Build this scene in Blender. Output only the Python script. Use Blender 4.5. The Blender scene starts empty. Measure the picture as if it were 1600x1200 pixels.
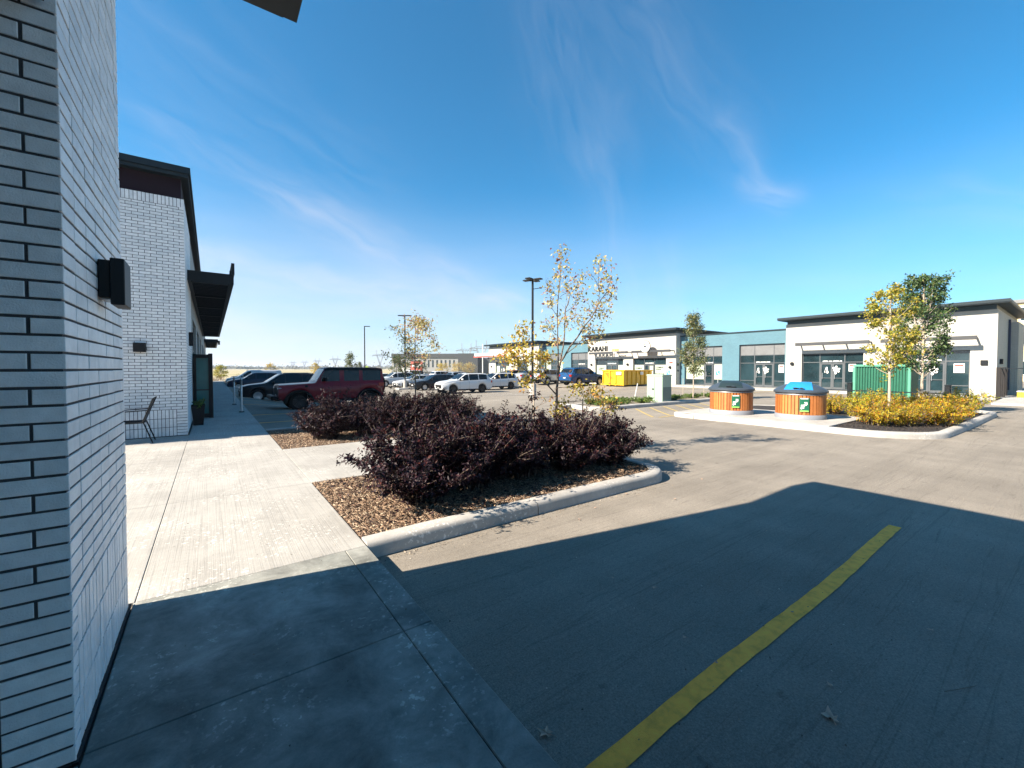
import bpy, math, random
import numpy as np
from math import sin, cos, pi, radians, atan2, sqrt, exp
from mathutils import Vector, Matrix

random.seed(7); RNG = np.random.default_rng(7)
scene = bpy.context.scene
COL = scene.collection

# ------------------------------------------------------------------ camera
cam_d = bpy.data.cameras.new('camera'); cam = bpy.data.objects.new('camera', cam_d); COL.objects.link(cam)
cam_d.sensor_width = 36.0; cam_d.lens = 36.0 * 650 / 1600; cam_d.shift_y = -9.1 / 1600
cam_d.clip_start = 0.05; cam_d.clip_end = 12000
YAW = atan2(470, 650); PITCH = radians(1.4)
cam.location = (0, 0, 1.68)
cam.rotation_euler = (pi / 2 - PITCH, 0, -YAW)
scene.camera = cam

# ------------------------------------------------------------------ light
SUN_EL = radians(35); SUN_AZ = atan2(-cos(radians(11.3)), sin(radians(11.3)))   # compass angle from +Y towards +X
sun_dir = Vector((-cos(radians(11.3)) * cos(SUN_EL), sin(radians(11.3)) * cos(SUN_EL), sin(SUN_EL)))
sl = bpy.data.lights.new('sun', 'SUN'); sl.energy = 5.0; sl.angle = radians(0.5); sl.color = (1.0, 0.87, 0.71)
so = bpy.data.objects.new('sun', sl); COL.objects.link(so); so.location = (-30, 10, 40)
so.rotation_euler = (-sun_dir).to_track_quat('-Z', 'Y').to_euler()
scene.view_settings.view_transform = 'Standard'; scene.view_settings.look = 'None'
scene.view_settings.gamma = 1; scene.view_settings.exposure = 1.70

world = bpy.data.worlds.new('World'); scene.world = world; world.use_nodes = True
wn = world.node_tree; wn.nodes.clear()
class NT:
    def __init__(s, t): s.t = t
    def n(s, kind, **k):
        a = s.t.nodes.new(kind)
        for q, v in k.items(): setattr(a, q, v)
        return a
    def put(s, sock, v):
        if v is None: return
        if isinstance(v, bpy.types.NodeSocket): s.t.links.new(v, sock)
        else: sock.default_value = v
    def m(s, op, a, b=None, c=None, clamp=False):
        x = s.n('ShaderNodeMath', operation=op, use_clamp=clamp)
        s.put(x.inputs[0], a); s.put(x.inputs[1], b); s.put(x.inputs[2], c); return x.outputs[0]
    def mix(s, f, a, b, blend='MIX'):
        x = s.n('ShaderNodeMix', data_type='RGBA', blend_type=blend)
        s.put(x.inputs[0], f); s.put(x.inputs[6], a); s.put(x.inputs[7], b); return x.outputs[2]
    def noise(s, vec, scale, detail=4, rough=.55, dist=0, out=0):
        x = s.n('ShaderNodeTexNoise'); s.put(x.inputs['Vector'], vec); x.inputs['Scale'].default_value = scale
        x.inputs['Detail'].default_value = detail; x.inputs['Roughness'].default_value = rough; x.inputs['Distortion'].default_value = dist
        return x.outputs[out]
    def ramp(s, f, stops, interp='LINEAR'):
        x = s.n('ShaderNodeValToRGB'); s.put(x.inputs[0], f); r = x.color_ramp; r.interpolation = interp
        while len(r.elements) > 1: r.elements.remove(r.elements[-1])
        r.elements[0].position = stops[0][0]; c = stops[0][1]; r.elements[0].color = (*c, 1) if len(c) == 3 else c
        for p, c in stops[1:]:
            e = r.elements.new(p); e.color = (*c, 1) if len(c) == 3 else c
        return x.outputs[0]
    def mr(s, v, a, b, c=0., d=1., smooth=False):
        x = s.n('ShaderNodeMapRange'); s.put(x.inputs[0], v)
        if smooth: x.interpolation_type = 'SMOOTHSTEP'
        for i, q in enumerate((a, b, c, d)): x.inputs[i + 1].default_value = q
        return x.outputs[0]
    def mapping(s, vec, scale=(1, 1, 1), rot=(0, 0, 0)):
        x = s.n('ShaderNodeMapping'); s.put(x.inputs[0], vec); x.inputs['Scale'].default_value = scale; x.inputs['Rotation'].default_value = rot
        return x.outputs[0]

W = NT(wn)
sky = W.n('ShaderNodeTexSky', sky_type='NISHITA', sun_disc=False, sun_elevation=SUN_EL, sun_rotation=SUN_AZ,
          altitude=650, air_density=1.0, dust_density=0.6, ozone_density=3.0)
tc = W.n('ShaderNodeTexCoord')
sep = W.n('ShaderNodeSeparateXYZ'); wn.links.new(tc.outputs['Generated'], sep.inputs[0])
az = W.m('ARCTAN2', sep.outputs[0], sep.outputs[1]); el = W.m('ARCSINE', sep.outputs[2])
comb = W.n('ShaderNodeCombineXYZ'); W.put(comb.inputs[0], az); W.put(comb.inputs[1], el)
AE = comb.outputs[0]
warp = W.noise(AE, 3.0, 3, .6, out=1)
wv = W.n('ShaderNodeVectorMath', operation='SCALE'); W.put(wv.inputs[0], warp); wv.inputs['Scale'].default_value = .12
wa = W.n('ShaderNodeVectorMath', operation='ADD'); W.put(wa.inputs[0], AE); W.put(wa.inputs[1], wv.outputs[0])
ws = W.n('ShaderNodeSeparateXYZ'); wn.links.new(wa.outputs[0], ws.inputs[0])
AX, EY = W.m('SUBTRACT', ws.outputs[0], .06), W.m('SUBTRACT', ws.outputs[1], .06)
def streak(a0, e0, a1, e1, w, amp):
    """cirrus band lying along a line of sky directions (azimuth, elevation in degrees)"""
    a0, e0, a1, e1, w = map(radians, (a0, e0, a1, e1, w))
    L = sqrt((a1 - a0) ** 2 + (e1 - e0) ** 2); ux, uy = (a1 - a0) / L, (e1 - e0) / L
    dx = W.m('SUBTRACT', AX, a0); dy = W.m('SUBTRACT', EY, e0)
    t = W.m('ADD', W.m('MULTIPLY', dx, ux), W.m('MULTIPLY', dy, uy))
    d = W.m('SUBTRACT', W.m('MULTIPLY', dx, -uy), W.m('MULTIPLY', dy, -ux))
    over = W.m('MAXIMUM', W.m('SUBTRACT', W.m('ABSOLUTE', W.m('SUBTRACT', t, L / 2)), L / 2), 0)
    q = W.m('ADD', W.m('POWER', W.m('ABSOLUTE', W.m('DIVIDE', d, w)), 2), W.m('POWER', W.m('DIVIDE', over, w * 1.5), 2))
    g = W.m('EXPONENT', W.m('MULTIPLY', q, -1))
    cv = W.n('ShaderNodeCombineXYZ'); W.put(cv.inputs[0], W.m('MULTIPLY', t, 5)); W.put(cv.inputs[1], W.m('MULTIPLY', d, 26)); cv.inputs[2].default_value = a0 * 9
    tex = W.mr(W.noise(cv.outputs[0], 1.1, 5, .55, .6), .30, .85)
    return W.m('MULTIPLY', W.m('MULTIPLY', g, tex), amp)
masks = [streak(-3, 23, 20, 15, 3.0, .20), streak(8, 19, 36, 9, 1.7, .28), streak(-2, 13, 34, 8.5, 1.8, .30),
         streak(66, 20, 68.5, 18.5, 1.2, .42), streak(63, 27, 67, 20.5, 1.6, .18), streak(52, 38, 62, 27, 4.2, .12),
         streak(48, 25, 51, 12, 2.2, .13), streak(40, 43, 46, 30, 5, .12), streak(41, 8, 52, 7.5, 1.2, .22),
         streak(56, 14, 57, 8, 1.5, .12), streak(82, 15, 96, 9, 2.5, .12), streak(-8, 33, 12, 24, 6, .10)]
tot = masks[0]
for k in masks[1:]: tot = W.m('ADD', tot, k)
low = W.mr(el, radians(-1), radians(24), 1.05, 0, True)
veil = W.m('MULTIPLY', W.m('MULTIPLY', low, W.mr(az, radians(-10), radians(80), 1.0, .45)), W.mr(W.noise(W.mapping(AE, (3, 14, 1)), 1.2, 4, .5), .3, .7, .72, 1.0))
tot = W.m('MINIMUM', W.m('ADD', tot, veil), .92)
sky_col = W.mix(1.0, sky.outputs[0], (.18, .90, 1.10, 1), 'MULTIPLY')
cloudy = W.mix(tot, sky_col, (4.7, 4.7, 5.2, 1))
bg = W.n('ShaderNodeBackground'); W.put(bg.inputs[0], cloudy); bg.inputs[1].default_value = 0.060
wo = W.n('ShaderNodeOutputWorld'); wn.links.new(bg.outputs[0], wo.inputs[0])

# ------------------------------------------------------------------ mesh builder
class MB:
    def __init__(s): s.v = []; s.f = []; s.mi = []; s.cur = 0
    def add(s, vs, fs):
        b = len(s.v); s.v.extend(tuple(map(float, p)) for p in vs)
        for f in fs: s.f.append(tuple(b + i for i in f)); s.mi.append(s.cur)
        return s
    def box(s, x0, x1, y0, y1, z0, z1, M=None):
        vs = [(x, y, z) for z in (z0, z1) for y in (y0, y1) for x in (x0, x1)]
        if M is not None: vs = [M @ Vector(p) for p in vs]
        return s.add(vs, [(0, 2, 3, 1), (4, 5, 7, 6), (0, 1, 5, 4), (2, 6, 7, 3), (0, 4, 6, 2), (1, 3, 7, 5)])
    def cbox(s, x0, x1, y0, y1, z0, z1, c=.01):
        """box with chamfered edges"""
        c = min(c, (x1 - x0) / 3, (y1 - y0) / 3, (z1 - z0) / 3)
        xs, ys, zs = (x0, x1), (y0, y1), (z0, z1); vs = []; idx = {}
        for i in (0, 1):
            for j in (0, 1):
                for k in (0, 1):
                    sx, sy, sz = (1 - 2 * i) * c, (1 - 2 * j) * c, (1 - 2 * k) * c
                    idx[i, j, k, 'x'] = len(vs); vs.append((xs[i], ys[j] + sy, zs[k] + sz))
                    idx[i, j, k, 'y'] = len(vs); vs.append((xs[i] + sx, ys[j], zs[k] + sz))
                    idx[i, j, k, 'z'] = len(vs); vs.append((xs[i] + sx, ys[j] + sy, zs[k]))
        fs = []
        r = ((0, 0), (1, 0), (1, 1), (0, 1))
        for i in (0, 1):
            fs.append([idx[i, a, b, 'x'] for a, b in r]); fs.append([idx[a, i, b, 'y'] for a, b in r]); fs.append([idx[a, b, i, 'z'] for a, b in r])
        for a in (0, 1):
            for b in (0, 1):
                fs.append([idx[a, b, 0, 'x'], idx[a, b, 1, 'x'], idx[a, b, 1, 'y'], idx[a, b, 0, 'y']])
                fs.append([idx[a, 0, b, 'x'], idx[a, 1, b, 'x'], idx[a, 1, b, 'z'], idx[a, 0, b, 'z']])
                fs.append([idx[0, a, b, 'y'], idx[1, a, b, 'y'], idx[1, a, b, 'z'], idx[0, a, b, 'z']])
                for k in (0, 1): fs.append([idx[a, b, k, 'x'], idx[a, b, k, 'y'], idx[a, b, k, 'z']])
        return s.add(vs, fs)
    def tube(s, pts, r, n=8, cap=True):
        pts = [Vector(p) for p in pts]; rs = r if isinstance(r, (list, tuple)) else [r] * len(pts)
        vs = []; up = None
        for i, p in enumerate(pts):
            d = (pts[min(i + 1, len(pts) - 1)] - pts[max(i - 1, 0)]); d = d.normalized() if d.length > 1e-9 else Vector((0, 0, 1))
            if up is None: up = Vector((1, 0, 0)) if abs(d.x) < .8 else Vector((0, 1, 0))
            a = d.cross(up).normalized(); b = a.cross(d); up = b
            for k in range(n):
                t = 2 * pi * k / n; vs.append(p + (a * cos(t) + b * sin(t)) * rs[i])
        fs = [(i * n + k, i * n + (k + 1) % n, (i + 1) * n + (k + 1) % n, (i + 1) * n + k) for i in range(len(pts) - 1) for k in range(n)]
        if cap: fs += [tuple(range(n))[::-1], tuple((len(pts) - 1) * n + k for k in range(n))]
        return s.add(vs, fs)
    def lathe(s, prof, c=(0, 0, 0), n=32, axis='z', a0=0, a1=2 * pi):
        full = abs(a1 - a0 - 2 * pi) < 1e-6; m = n if full else n + 1; vs = []
        for r, h in prof:
            for k in range(m):
                t = a0 + (a1 - a0) * k / n
                p = (r * cos(t), r * sin(t), h) if axis == 'z' else ((r * cos(t), h, r * sin(t)) if axis == 'y' else (h, r * cos(t), r * sin(t)))
                vs.append((p[0] + c[0], p[1] + c[1], p[2] + c[2]))
        fs = []
        for i in range(len(prof) - 1):
            for k in range(n):
                k2 = (k + 1) % m
                fs.append((i * m + k, i * m + k2, (i + 1) * m + k2, (i + 1) * m + k))
        return s.add(vs, fs)
    def prism(s, poly, z0, z1, axis='z'):
        n = len(poly)
        def P(a, b, h): return (a, b, h) if axis == 'z' else ((a, h, b) if axis == 'y' else (h, a, b))
        vs = [P(a, b, z0) for a, b in poly] + [P(a, b, z1) for a, b in poly]
        return s.add(vs, [tuple(range(n))[::-1], tuple(range(n, 2 * n))] + [(i, (i + 1) % n, n + (i + 1) % n, n + i) for i in range(n)])
    def sweep(s, path, prof, closed=False):
        """prof: (offset to the left of the path, z) cross-section swept along a ground path of (x, y, z)"""
        P = [Vector((p[0], p[1], 0)) for p in path]; Z = [p[2] if len(p) > 2 else 0 for p in path]; n = len(P); m = len(prof); vs = []
        for i in range(n):
            if closed: a, b = P[i - 1], P[(i + 1) % n]
            else: a, b = P[max(i - 1, 0)], P[min(i + 1, n - 1)]
            d1 = (P[i] - a); d2 = (b - P[i])
            d1 = d1.normalized() if d1.length > 1e-6 else d2.normalized(); d2 = d2.normalized() if d2.length > 1e-6 else d1
            nv = Vector((-(d1.y + d2.y), d1.x + d2.x, 0)).normalized(); k = 1 / max(.4, nv.dot(Vector((-d1.y, d1.x, 0))))
            for o, z in prof: q = P[i] + nv * o * k; vs.append((q.x, q.y, z + Z[i]))
        fs = []
        for i in range(n if closed else n - 1):
            j = (i + 1) % n
            for k in range(m - 1): fs.append((i * m + k, j * m + k, j * m + k + 1, i * m + k + 1))
        if not closed: fs += [tuple(range(m)), tuple((n - 1) * m + k for k in range(m))[::-1]]
        return s.add(vs, fs)
    def build(s, name, mats, parent=None, smooth=None, kind=None, loc=None):
        me = bpy.data.meshes.new(name); me.from_pydata(s.v, [], s.f)
        if not isinstance(mats, (list, tuple)): mats = [mats]
        for m in mats: me.materials.append(m)
        if len(mats) > 1: me.polygons.foreach_set('material_index', s.mi)
        if smooth is not None:
            me.polygons.foreach_set('use_smooth', [True] * len(me.polygons))
            if smooth < 180: me.set_sharp_from_angle(angle=radians(smooth))
        me.update()
        o = bpy.data.objects.new(name, me); COL.objects.link(o)
        if parent is not None: o.parent = parent
        if kind: o['kind'] = kind
        if loc is not None: o.location = loc
        return o

def thing(name, label, cat, loc=(0, 0, 0), rz=0, group=None):
    o = bpy.data.objects.new(name, None); COL.objects.link(o); o.location = loc; o.rotation_euler = (0, 0, rz)
    o.empty_display_size = .2
    return tag(o, label, cat, group)
def tag(o, label, cat, group=None):
    o['label'] = label; o['category'] = cat
    if group: o['group'] = group
    return o
def dup(root, label, loc, rz=0, scale=None, group=None):
    r = root.copy(); COL.objects.link(r); r.location = loc; r.rotation_euler = (0, 0, rz); r['label'] = label
    if scale: r.scale = (scale,) * 3
    if group: r['group'] = group
    for ch in list(root.children):
        c = ch.copy(); COL.objects.link(c); c.parent = r
        for g in list(ch.children):
            d = g.copy(); COL.objects.link(d); d.parent = c
    return r
def text_mesh(body, size, depth=.01, offset=0.0, align='LEFT', space=1.0):
    cu = bpy.data.curves.new('txt', 'FONT'); cu.body = body; cu.size = size; cu.extrude = depth / 2; cu.offset = offset
    cu.align_x = align; cu.resolution_u = 3; cu.space_character = space
    ob = bpy.data.objects.new('txt', cu); COL.objects.link(ob)
    bpy.context.view_layer.update()
    me = bpy.data.meshes.new_from_object(ob.evaluated_get(bpy.context.evaluated_depsgraph_get()))
    bpy.data.objects.remove(ob); bpy.data.curves.remove(cu); return me
def text_obj(name, body, size, mat, M, parent, **k):
    me = text_mesh(body, size, **k); me.transform(M); me.materials.clear(); me.materials.append(mat)
    o = bpy.data.objects.new(name, me); COL.objects.link(o); o.parent = parent; return o
def wall_text_M(x, y, z):  # text on a wall facing -X: reading direction -Y
    return Matrix.Translation((x, y, z)) @ Matrix(((0, 0, -1, 0), (-1, 0, 0, 0), (0, 1, 0, 0), (0, 0, 0, 1)))

# ------------------------------------------------------------------ materials
def mat(name, col=(.5, .5, .5), rough=.6, metal=0, var=0, vscale=3, bump=0, bscale=40, coat=0, spec=None, island=None, streaky=None, alpha=None):
    m = bpy.data.materials.new(name); m.use_nodes = True; t = NT(m.node_tree)
    b = m.node_tree.nodes['Principled BSDF']; b.inputs['Roughness'].default_value = rough; b.inputs['Metallic'].default_value = metal
    b.inputs['Coat Weight'].default_value = coat; b.inputs['Coat Roughness'].default_value = .05
    if spec is not None: b.inputs['Specular IOR Level'].default_value = spec
    c = (*col, 1)
    g = t.n('ShaderNodeNewGeometry'); tco = t.n('ShaderNodeTexCoord').outputs['Object']
    out = None
    if island:
        out = t.ramp(g.outputs['Random Per Island'], island)
    if var:
        v = t.mapping(tco, streaky) if streaky else tco
        nz = t.mr(t.noise(v, vscale, 6, .6), .3, .7, 1 - var, 1 + var)
        base = out if out is not None else c
        cc = t.n('ShaderNodeCombineXYZ'); [t.put(cc.inputs[i], nz) for i in range(3)]
        out = t.mix(1.0, base, cc.outputs[0], 'MULTIPLY')
    t.put(b.inputs['Base Color'], out if out is not None else c)
    if bump:
        bp = t.n('ShaderNodeBump'); bp.inputs['Strength'].default_value = bump; bp.inputs['Distance'].default_value = .01
        t.put(bp.inputs['Height'], t.noise(tco, bscale, 5, .6)); t.put(b.inputs['Normal'], bp.outputs[0])
    if alpha is not None: b.inputs['Alpha'].default_value = alpha
    return m

def brick_mat(name, c1, c2, mortar, bw=.2, rh=.0667, ms=.01, bump=.5, var=.08):
    m = bpy.data.materials.new(name); m.use_nodes = True; t = NT(m.node_tree); b = m.node_tree.nodes['Principled BSDF']
    b.inputs['Roughness'].default_value = .75
    s = t.n('ShaderNodeSeparateXYZ'); t.put(s.inputs[0], t.n('ShaderNodeNewGeometry').outputs['Position'])
    u = t.m('ADD', s.outputs[0], s.outputs[1]); cb = t.n('ShaderNodeCombineXYZ'); t.put(cb.inputs[0], u); t.put(cb.inputs[1], s.outputs[2])
    br = t.n('ShaderNodeTexBrick'); t.put(br.inputs['Vector'], cb.outputs[0])
    br.inputs['Color1'].default_value = (*c1, 1); br.inputs['Color2'].default_value = (*c2, 1); br.inputs['Mortar'].default_value = (*mortar, 1)
    br.inputs['Scale'].default_value = 1; br.inputs['Mortar Size'].default_value = ms / 2; br.inputs['Mortar Smooth'].default_value = .1
    br.inputs['Brick Width'].default_value = bw; br.inputs['Row Height'].default_value = rh
    nz = t.mr(t.noise(cb.outputs[0], .9, 5), .3, .7, 1 - var, 1 + var * .6); cc = t.n('ShaderNodeCombineXYZ'); [t.put(cc.inputs[i], nz) for i in range(3)]
    t.put(b.inputs['Base Color'], t.mix(1, br.outputs[0], cc.outputs[0], 'MULTIPLY'))
    bp = t.n('ShaderNodeBump'); bp.inputs['Strength'].default_value = bump; bp.inputs['Distance'].default_value = .006
    t.put(bp.inputs['Height'], t.m('SUBTRACT', 1, br.outputs[1])); t.put(b.inputs['Normal'], bp.outputs[0])
    return m

def asphalt_mat():
    m = bpy.data.materials.new('asphalt'); m.use_nodes = True; t = NT(m.node_tree); b = m.node_tree.nodes['Principled BSDF']
    P = t.n('ShaderNodeNewGeometry').outputs['Position']
    big = t.noise(P, .25, 5, .55); mid = t.noise(P, 1.7, 5, .6); fine = t.noise(P, 90, 3, .7); grain = t.noise(P, 260, 2, .7)
    base = t.ramp(big, [(.32, (.190, .170, .144)), (.5, (.226, .203, .171)), (.68, (.255, .229, .193))])
    k = t.mr(mid, .3, .7, .90, 1.09); k = t.m('MULTIPLY', k, t.mr(fine, .25, .75, .62, 1.36)); k = t.m('MULTIPLY', k, t.mr(grain, .3, .7, .85, 1.15))
    # wear tracks of turning tyres along the lane (rubber marks on the surface)
    tr = t.noise(t.mapping(P, (.9, .045, 1), (0, 0, radians(12))), 1.5, 6, .6, .6)
    tr2 = t.noise(t.mapping(P, (.05, 1.3, 1), (0, 0, radians(-14))), 1.1, 6, .6, 1.2)
    k = t.m('MULTIPLY', k, t.mr(tr, .40, .62, .94, 1.03)); k = t.m('MULTIPLY', k, t.mr(tr2, .36, .60, .90, 1.04))
    thin = t.noise(t.mapping(P, (.10, 2.6, 1), (0, 0, radians(-9))), 2.2, 3, .5, 1.4)
    k = t.m('MULTIPLY', k, t.mr(t.m('ABSOLUTE', t.m('SUBTRACT', thin, .5)), 0, .015, .80, 1))
    spots = t.noise(P, 7, 4, .5); k = t.m('MULTIPLY', k, t.mr(spots, .68, .74, 1, .72)); k = t.m('MULTIPLY', k, t.mr(t.noise(P, 32, 3, .6), .3, .7, .88, 1.10))
    cc = t.n('ShaderNodeCombineXYZ'); [t.put(cc.inputs[i], k) for i in range(3)]
    t.put(b.inputs['Base Color'], t.mix(1, base, cc.outputs[0], 'MULTIPLY')); b.inputs['Roughness'].default_value = .88; b.inputs['Specular IOR Level'].default_value = .25
    bp = t.n('ShaderNodeBump'); bp.inputs['Strength'].default_value = .55; bp.inputs['Distance'].default_value = .004
    t.put(bp.inputs['Height'], t.m('ADD', fine, grain)); t.put(b.inputs['Normal'], bp.outputs[0])
    return m

def concrete_mat(name, broom=0.0, c0=(.295, .285, .265), c1=(.37, .36, .335), stain=.25):
    m = bpy.data.materials.new(name); m.use_nodes = True; t = NT(m.node_tree); b = m.node_tree.nodes['Principled BSDF']
    P = t.n('ShaderNodeNewGeometry').outputs['Position']
    big = t.noise(P, .9, 7, .65); fine = t.noise(P, 120, 3, .6)
    base = t.ramp(big, [(.35, c0), (.62, c1)])
    k = t.mr(fine, .3, .7, .93, 1.06); blot = t.noise(P, 3.5, 8, .7, .4)
    k = t.m('MULTIPLY', k, t.mr(blot, .35, .7, 1 - stain * .5, 1.05))
    flecks = t.noise(P, 34, 3, .5); k = t.m('MULTIPLY', k, t.mr(t.m('MULTIPLY', t.mr(flecks, .60, .66), t.mr(t.noise(P, 1.3, 3), .48, .56)), 0, 1, 1, 1.7))
    h = fine
    if broom:
        st = t.noise(t.mapping(P, (105, .6, 1), (0, 0, radians(3))), 1, 3, .6, .08)
        k = t.m('MULTIPLY', k, t.mr(st, .34, .5, .84, 1.03)); h = t.m('ADD', t.m('MULTIPLY', st, 2.5), fine)
    cc = t.n('ShaderNodeCombineXYZ'); [t.put(cc.inputs[i], k) for i in range(3)]
    t.put(b.inputs['Base Color'], t.mix(1, base, cc.outputs[0], 'MULTIPLY')); b.inputs['Roughness'].default_value = .8; b.inputs['Specular IOR Level'].default_value = .3
    bp = t.n('ShaderNodeBump'); bp.inputs['Strength'].default_value = .3; bp.inputs['Distance'].default_value = .003
    t.put(bp.inputs['Height'], h); t.put(b.inputs['Normal'], bp.outputs[0])
    return m

def leaf_mat(name, stops, rough=.45, trans=.3, spec=.4):
    m = bpy.data.materials.new(name); m.use_nodes = True; t = NT(m.node_tree); b = m.node_tree.nodes['Principled BSDF']
    g = t.n('ShaderNodeNewGeometry'); c = t.ramp(g.outputs['Random Per Island'], stops)
    t.put(b.inputs['Base Color'], c); b.inputs['Roughness'].default_value = rough; b.inputs['Specular IOR Level'].default_value = spec
    tr = t.n('ShaderNodeBsdfTranslucent'); t.put(tr.inputs[0], c); mx = t.n('ShaderNodeMixShader'); mx.inputs[0].default_value = trans
    out = m.node_tree.nodes['Material Output']
    m.node_tree.links.new(b.outputs[0], mx.inputs[1]); m.node_tree.links.new(tr.outputs[0], mx.inputs[2]); m.node_tree.links.new(mx.outputs[0], out.inputs[0])
    return m

M_ASPH = asphalt_mat(); M_CONC = concrete_mat('broomed_concrete', 1); M_CONC2 = concrete_mat('smooth_concrete', 0, (.22, .23, .21), (.365, .365, .335), 1.1)
M_KERB = concrete_mat('kerb_concrete', 0, (.33, .32, .30), (.43, .415, .39), .4)
M_BRICK = mat('white_glazed_brick', (.74, .74, .73), .45, bump=.35, bscale=160, island=[(0, (.66, .68, .69)), (.5, (.76, .765, .765)), (1, (.82, .82, .815))], var=.10, vscale=14)
M_MORTAR = mat('dark_mortar', (.055, .056, .06), .9, var=.25, vscale=12, bump=.6, bscale=200)
M_WBRICK = brick_mat('painted_white_brick', (.40, .388, .358), (.365, .355, .325), (.30, .29, .27), ms=.012)
M_BBRICK = brick_mat('painted_blue_brick', (.072, .165, .21), (.062, .145, .19), (.048, .12, .16), ms=.012)
M_DARK = mat('black_powder_coat', (.004, .0065, .009), .5, var=.2, vscale=6, spec=.25)
M_DARKM = mat('charcoal_metal', (.012, .019, .025), .45, .2, var=.15, spec=.3)
M_FASC = mat('charcoal_fascia', (.010, .020, .027), .5, .1, var=.1, spec=.3)
M_SOFFIT = mat('maroon_soffit', (.012, .005, .010), .7, var=.2, spec=.2)
M_TEALB = mat('teal_parapet_band', (.022, .050, .066), .5, var=.1)
M_GREYM = mat('grey_metal', (.15, .155, .16), .45, .4, var=.12)
M_ALU = mat('grey_aluminium', (.10, .11, .12), .42, .5, var=.1)
M_GALV = mat('galvanised_steel', (.50, .53, .55), .45, .6, var=.15, vscale=20)
M_YEL = mat('yellow_line_paint', (.97, .40, .04), .75, var=.22, vscale=14, bump=.6, bscale=180)
M_WHITE = mat('white_paint', (.62, .62, .61), .5, var=.04)
M_RED = mat('red_sign_paint', (.50, .08, .06), .5, var=.08)
M_GOLD = mat('gold_letter', (.62, .42, .10), .35, .3, var=.1)
M_PAPER = mat('pale_green_window_film', (.38, .44, .34), .6, var=.08, vscale=2)
M_RUB = mat('tyre_rubber', (.007, .007, .008), .9, var=.2, vscale=20, spec=.2)
M_RIM = mat('alloy_rim', (.52, .53, .55), .28, .9, var=.05)
M_RIMB = mat('black_rim', (.03, .03, .033), .35, .6, var=.1)
M_BARK = mat('bark', (.13, .10, .08), .9, var=.35, vscale=25, bump=.6, bscale=60)
M_BARKP = mat('pale_bark', (.34, .29, .23), .85, var=.3, vscale=25, bump=.5, bscale=60)
M_CHIP = mat('wood_chips', (.2, .14, .1), .85, island=[(0, (.04, .025, .017)), (.3, (.13, .078, .05)), (.6, (.26, .17, .11)), (.88, (.38, .28, .19)), (1, (.50, .42, .31))])
M_SOIL = mat('mulch_bed', (.075, .048, .033), .95, var=.6, vscale=22, bump=1.0, bscale=60)
M_BLKMULCH = mat('black_mulch', (.018, .015, .014), .95, var=.7, vscale=18, bump=1.0, bscale=40)
M_GRASS = mat('grass_blades', (.1, .15, .03), .7, island=[(0, (.05, .10, .02)), (.5, (.10, .16, .035)), (1, (.20, .22, .07))])

def glass_mat(name, col, rough=.03, spec=.8, mixin=None):
    m = bpy.data.materials.new(name); m.use_nodes = True; t = NT(m.node_tree); b = m.node_tree.nodes['Principled BSDF']
    nz = t.noise(t.n('ShaderNodeTexCoord').outputs['Object'], .7, 3, .5)
    t.put(b.inputs['Base Color'], t.ramp(nz, [(.35, tuple(c * .6 for c in col)), (.65, tuple(c * 1.5 for c in col))]))
    b.inputs['Roughness'].default_value = rough; b.inputs['Specular IOR Level'].default_value = spec
    bp = t.n('ShaderNodeBump'); bp.inputs['Strength'].default_value = .03; bp.inputs['Distance'].default_value = .01
    t.put(bp.inputs['Height'], t.noise(t.n('ShaderNodeTexCoord').outputs['Object'], 1.4, 2)); t.put(b.inputs['Normal'], bp.outputs[0])
    return m
M_GLASS = glass_mat('tinted_shop_glass', (.012, .026, .032))
M_CARGLASS = glass_mat('car_glass', (.006, .010, .013), .04, .35)
M_SCREEN = glass_mat('teal_screen_glass', (.018, .15, .15), .15, .25)

def tree_points_basis():
    """helper for branch drawing: horizontal direction square to the line of sight from the pavement"""
    return Vector((cos(YAW), -sin(YAW), 0)), Vector((sin(YAW), cos(YAW), 0))

def S(t): t = max(0., min(1., t)); return t * t * (3 - 2 * t)
def GZ(x, y):
    """the car park falls gently to a shallow drain in the middle"""
    return -0.55 * S((x - 1.1) / 3) * S((31 - x) / 6) * S((y - 14) / 18) * S((85 - y) / 30)

# ------------------------------------------------------------------ ground
def grid(xs, ys, zf):
    b = MB(); n = len(xs); b.add([(x, y, zf(x, y)) for y in ys for x in xs],
        [(j * n + i, j * n + i + 1, (j + 1) * n + i + 1, (j + 1) * n + i) for j in range(len(ys) - 1) for i in range(n - 1)]); return b
def field_mat():
    m = bpy.data.materials.new('dry_field'); m.use_nodes = True; t = NT(m.node_tree); b = m.node_tree.nodes['Principled BSDF']
    P = t.n('ShaderNodeNewGeometry').outputs['Position']
    a = t.noise(P, .012, 6, .6); c = t.noise(P, .5, 6, .7); st = t.noise(t.mapping(P, (.002, .03, 1)), 1, 4)
    base = t.ramp(a, [(.35, (.20, .19, .07)), (.5, (.30, .26, .13)), (.62, (.36, .31, .19)), (.75, (.17, .18, .06))])
    base = t.mix(t.mr(st, .45, .55), base, (.34, .29, .17, 1))
    k = t.mr(c, .3, .7, .75, 1.2); cc = t.n('ShaderNodeCombineXYZ'); [t.put(cc.inputs[i], k) for i in range(3)]
    t.put(b.inputs['Base Color'], t.mix(1, base, cc.outputs[0], 'MULTIPLY')); b.inputs['Roughness'].default_value = .95
    return m
MB().add([(-6000, -3000, -.75), (7000, -3000, -.75), (7000, 9000, -.75), (-6000, 9000, -.75)], [(0, 1, 2, 3)]).build('ground', field_mat(), kind='structure')
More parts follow.
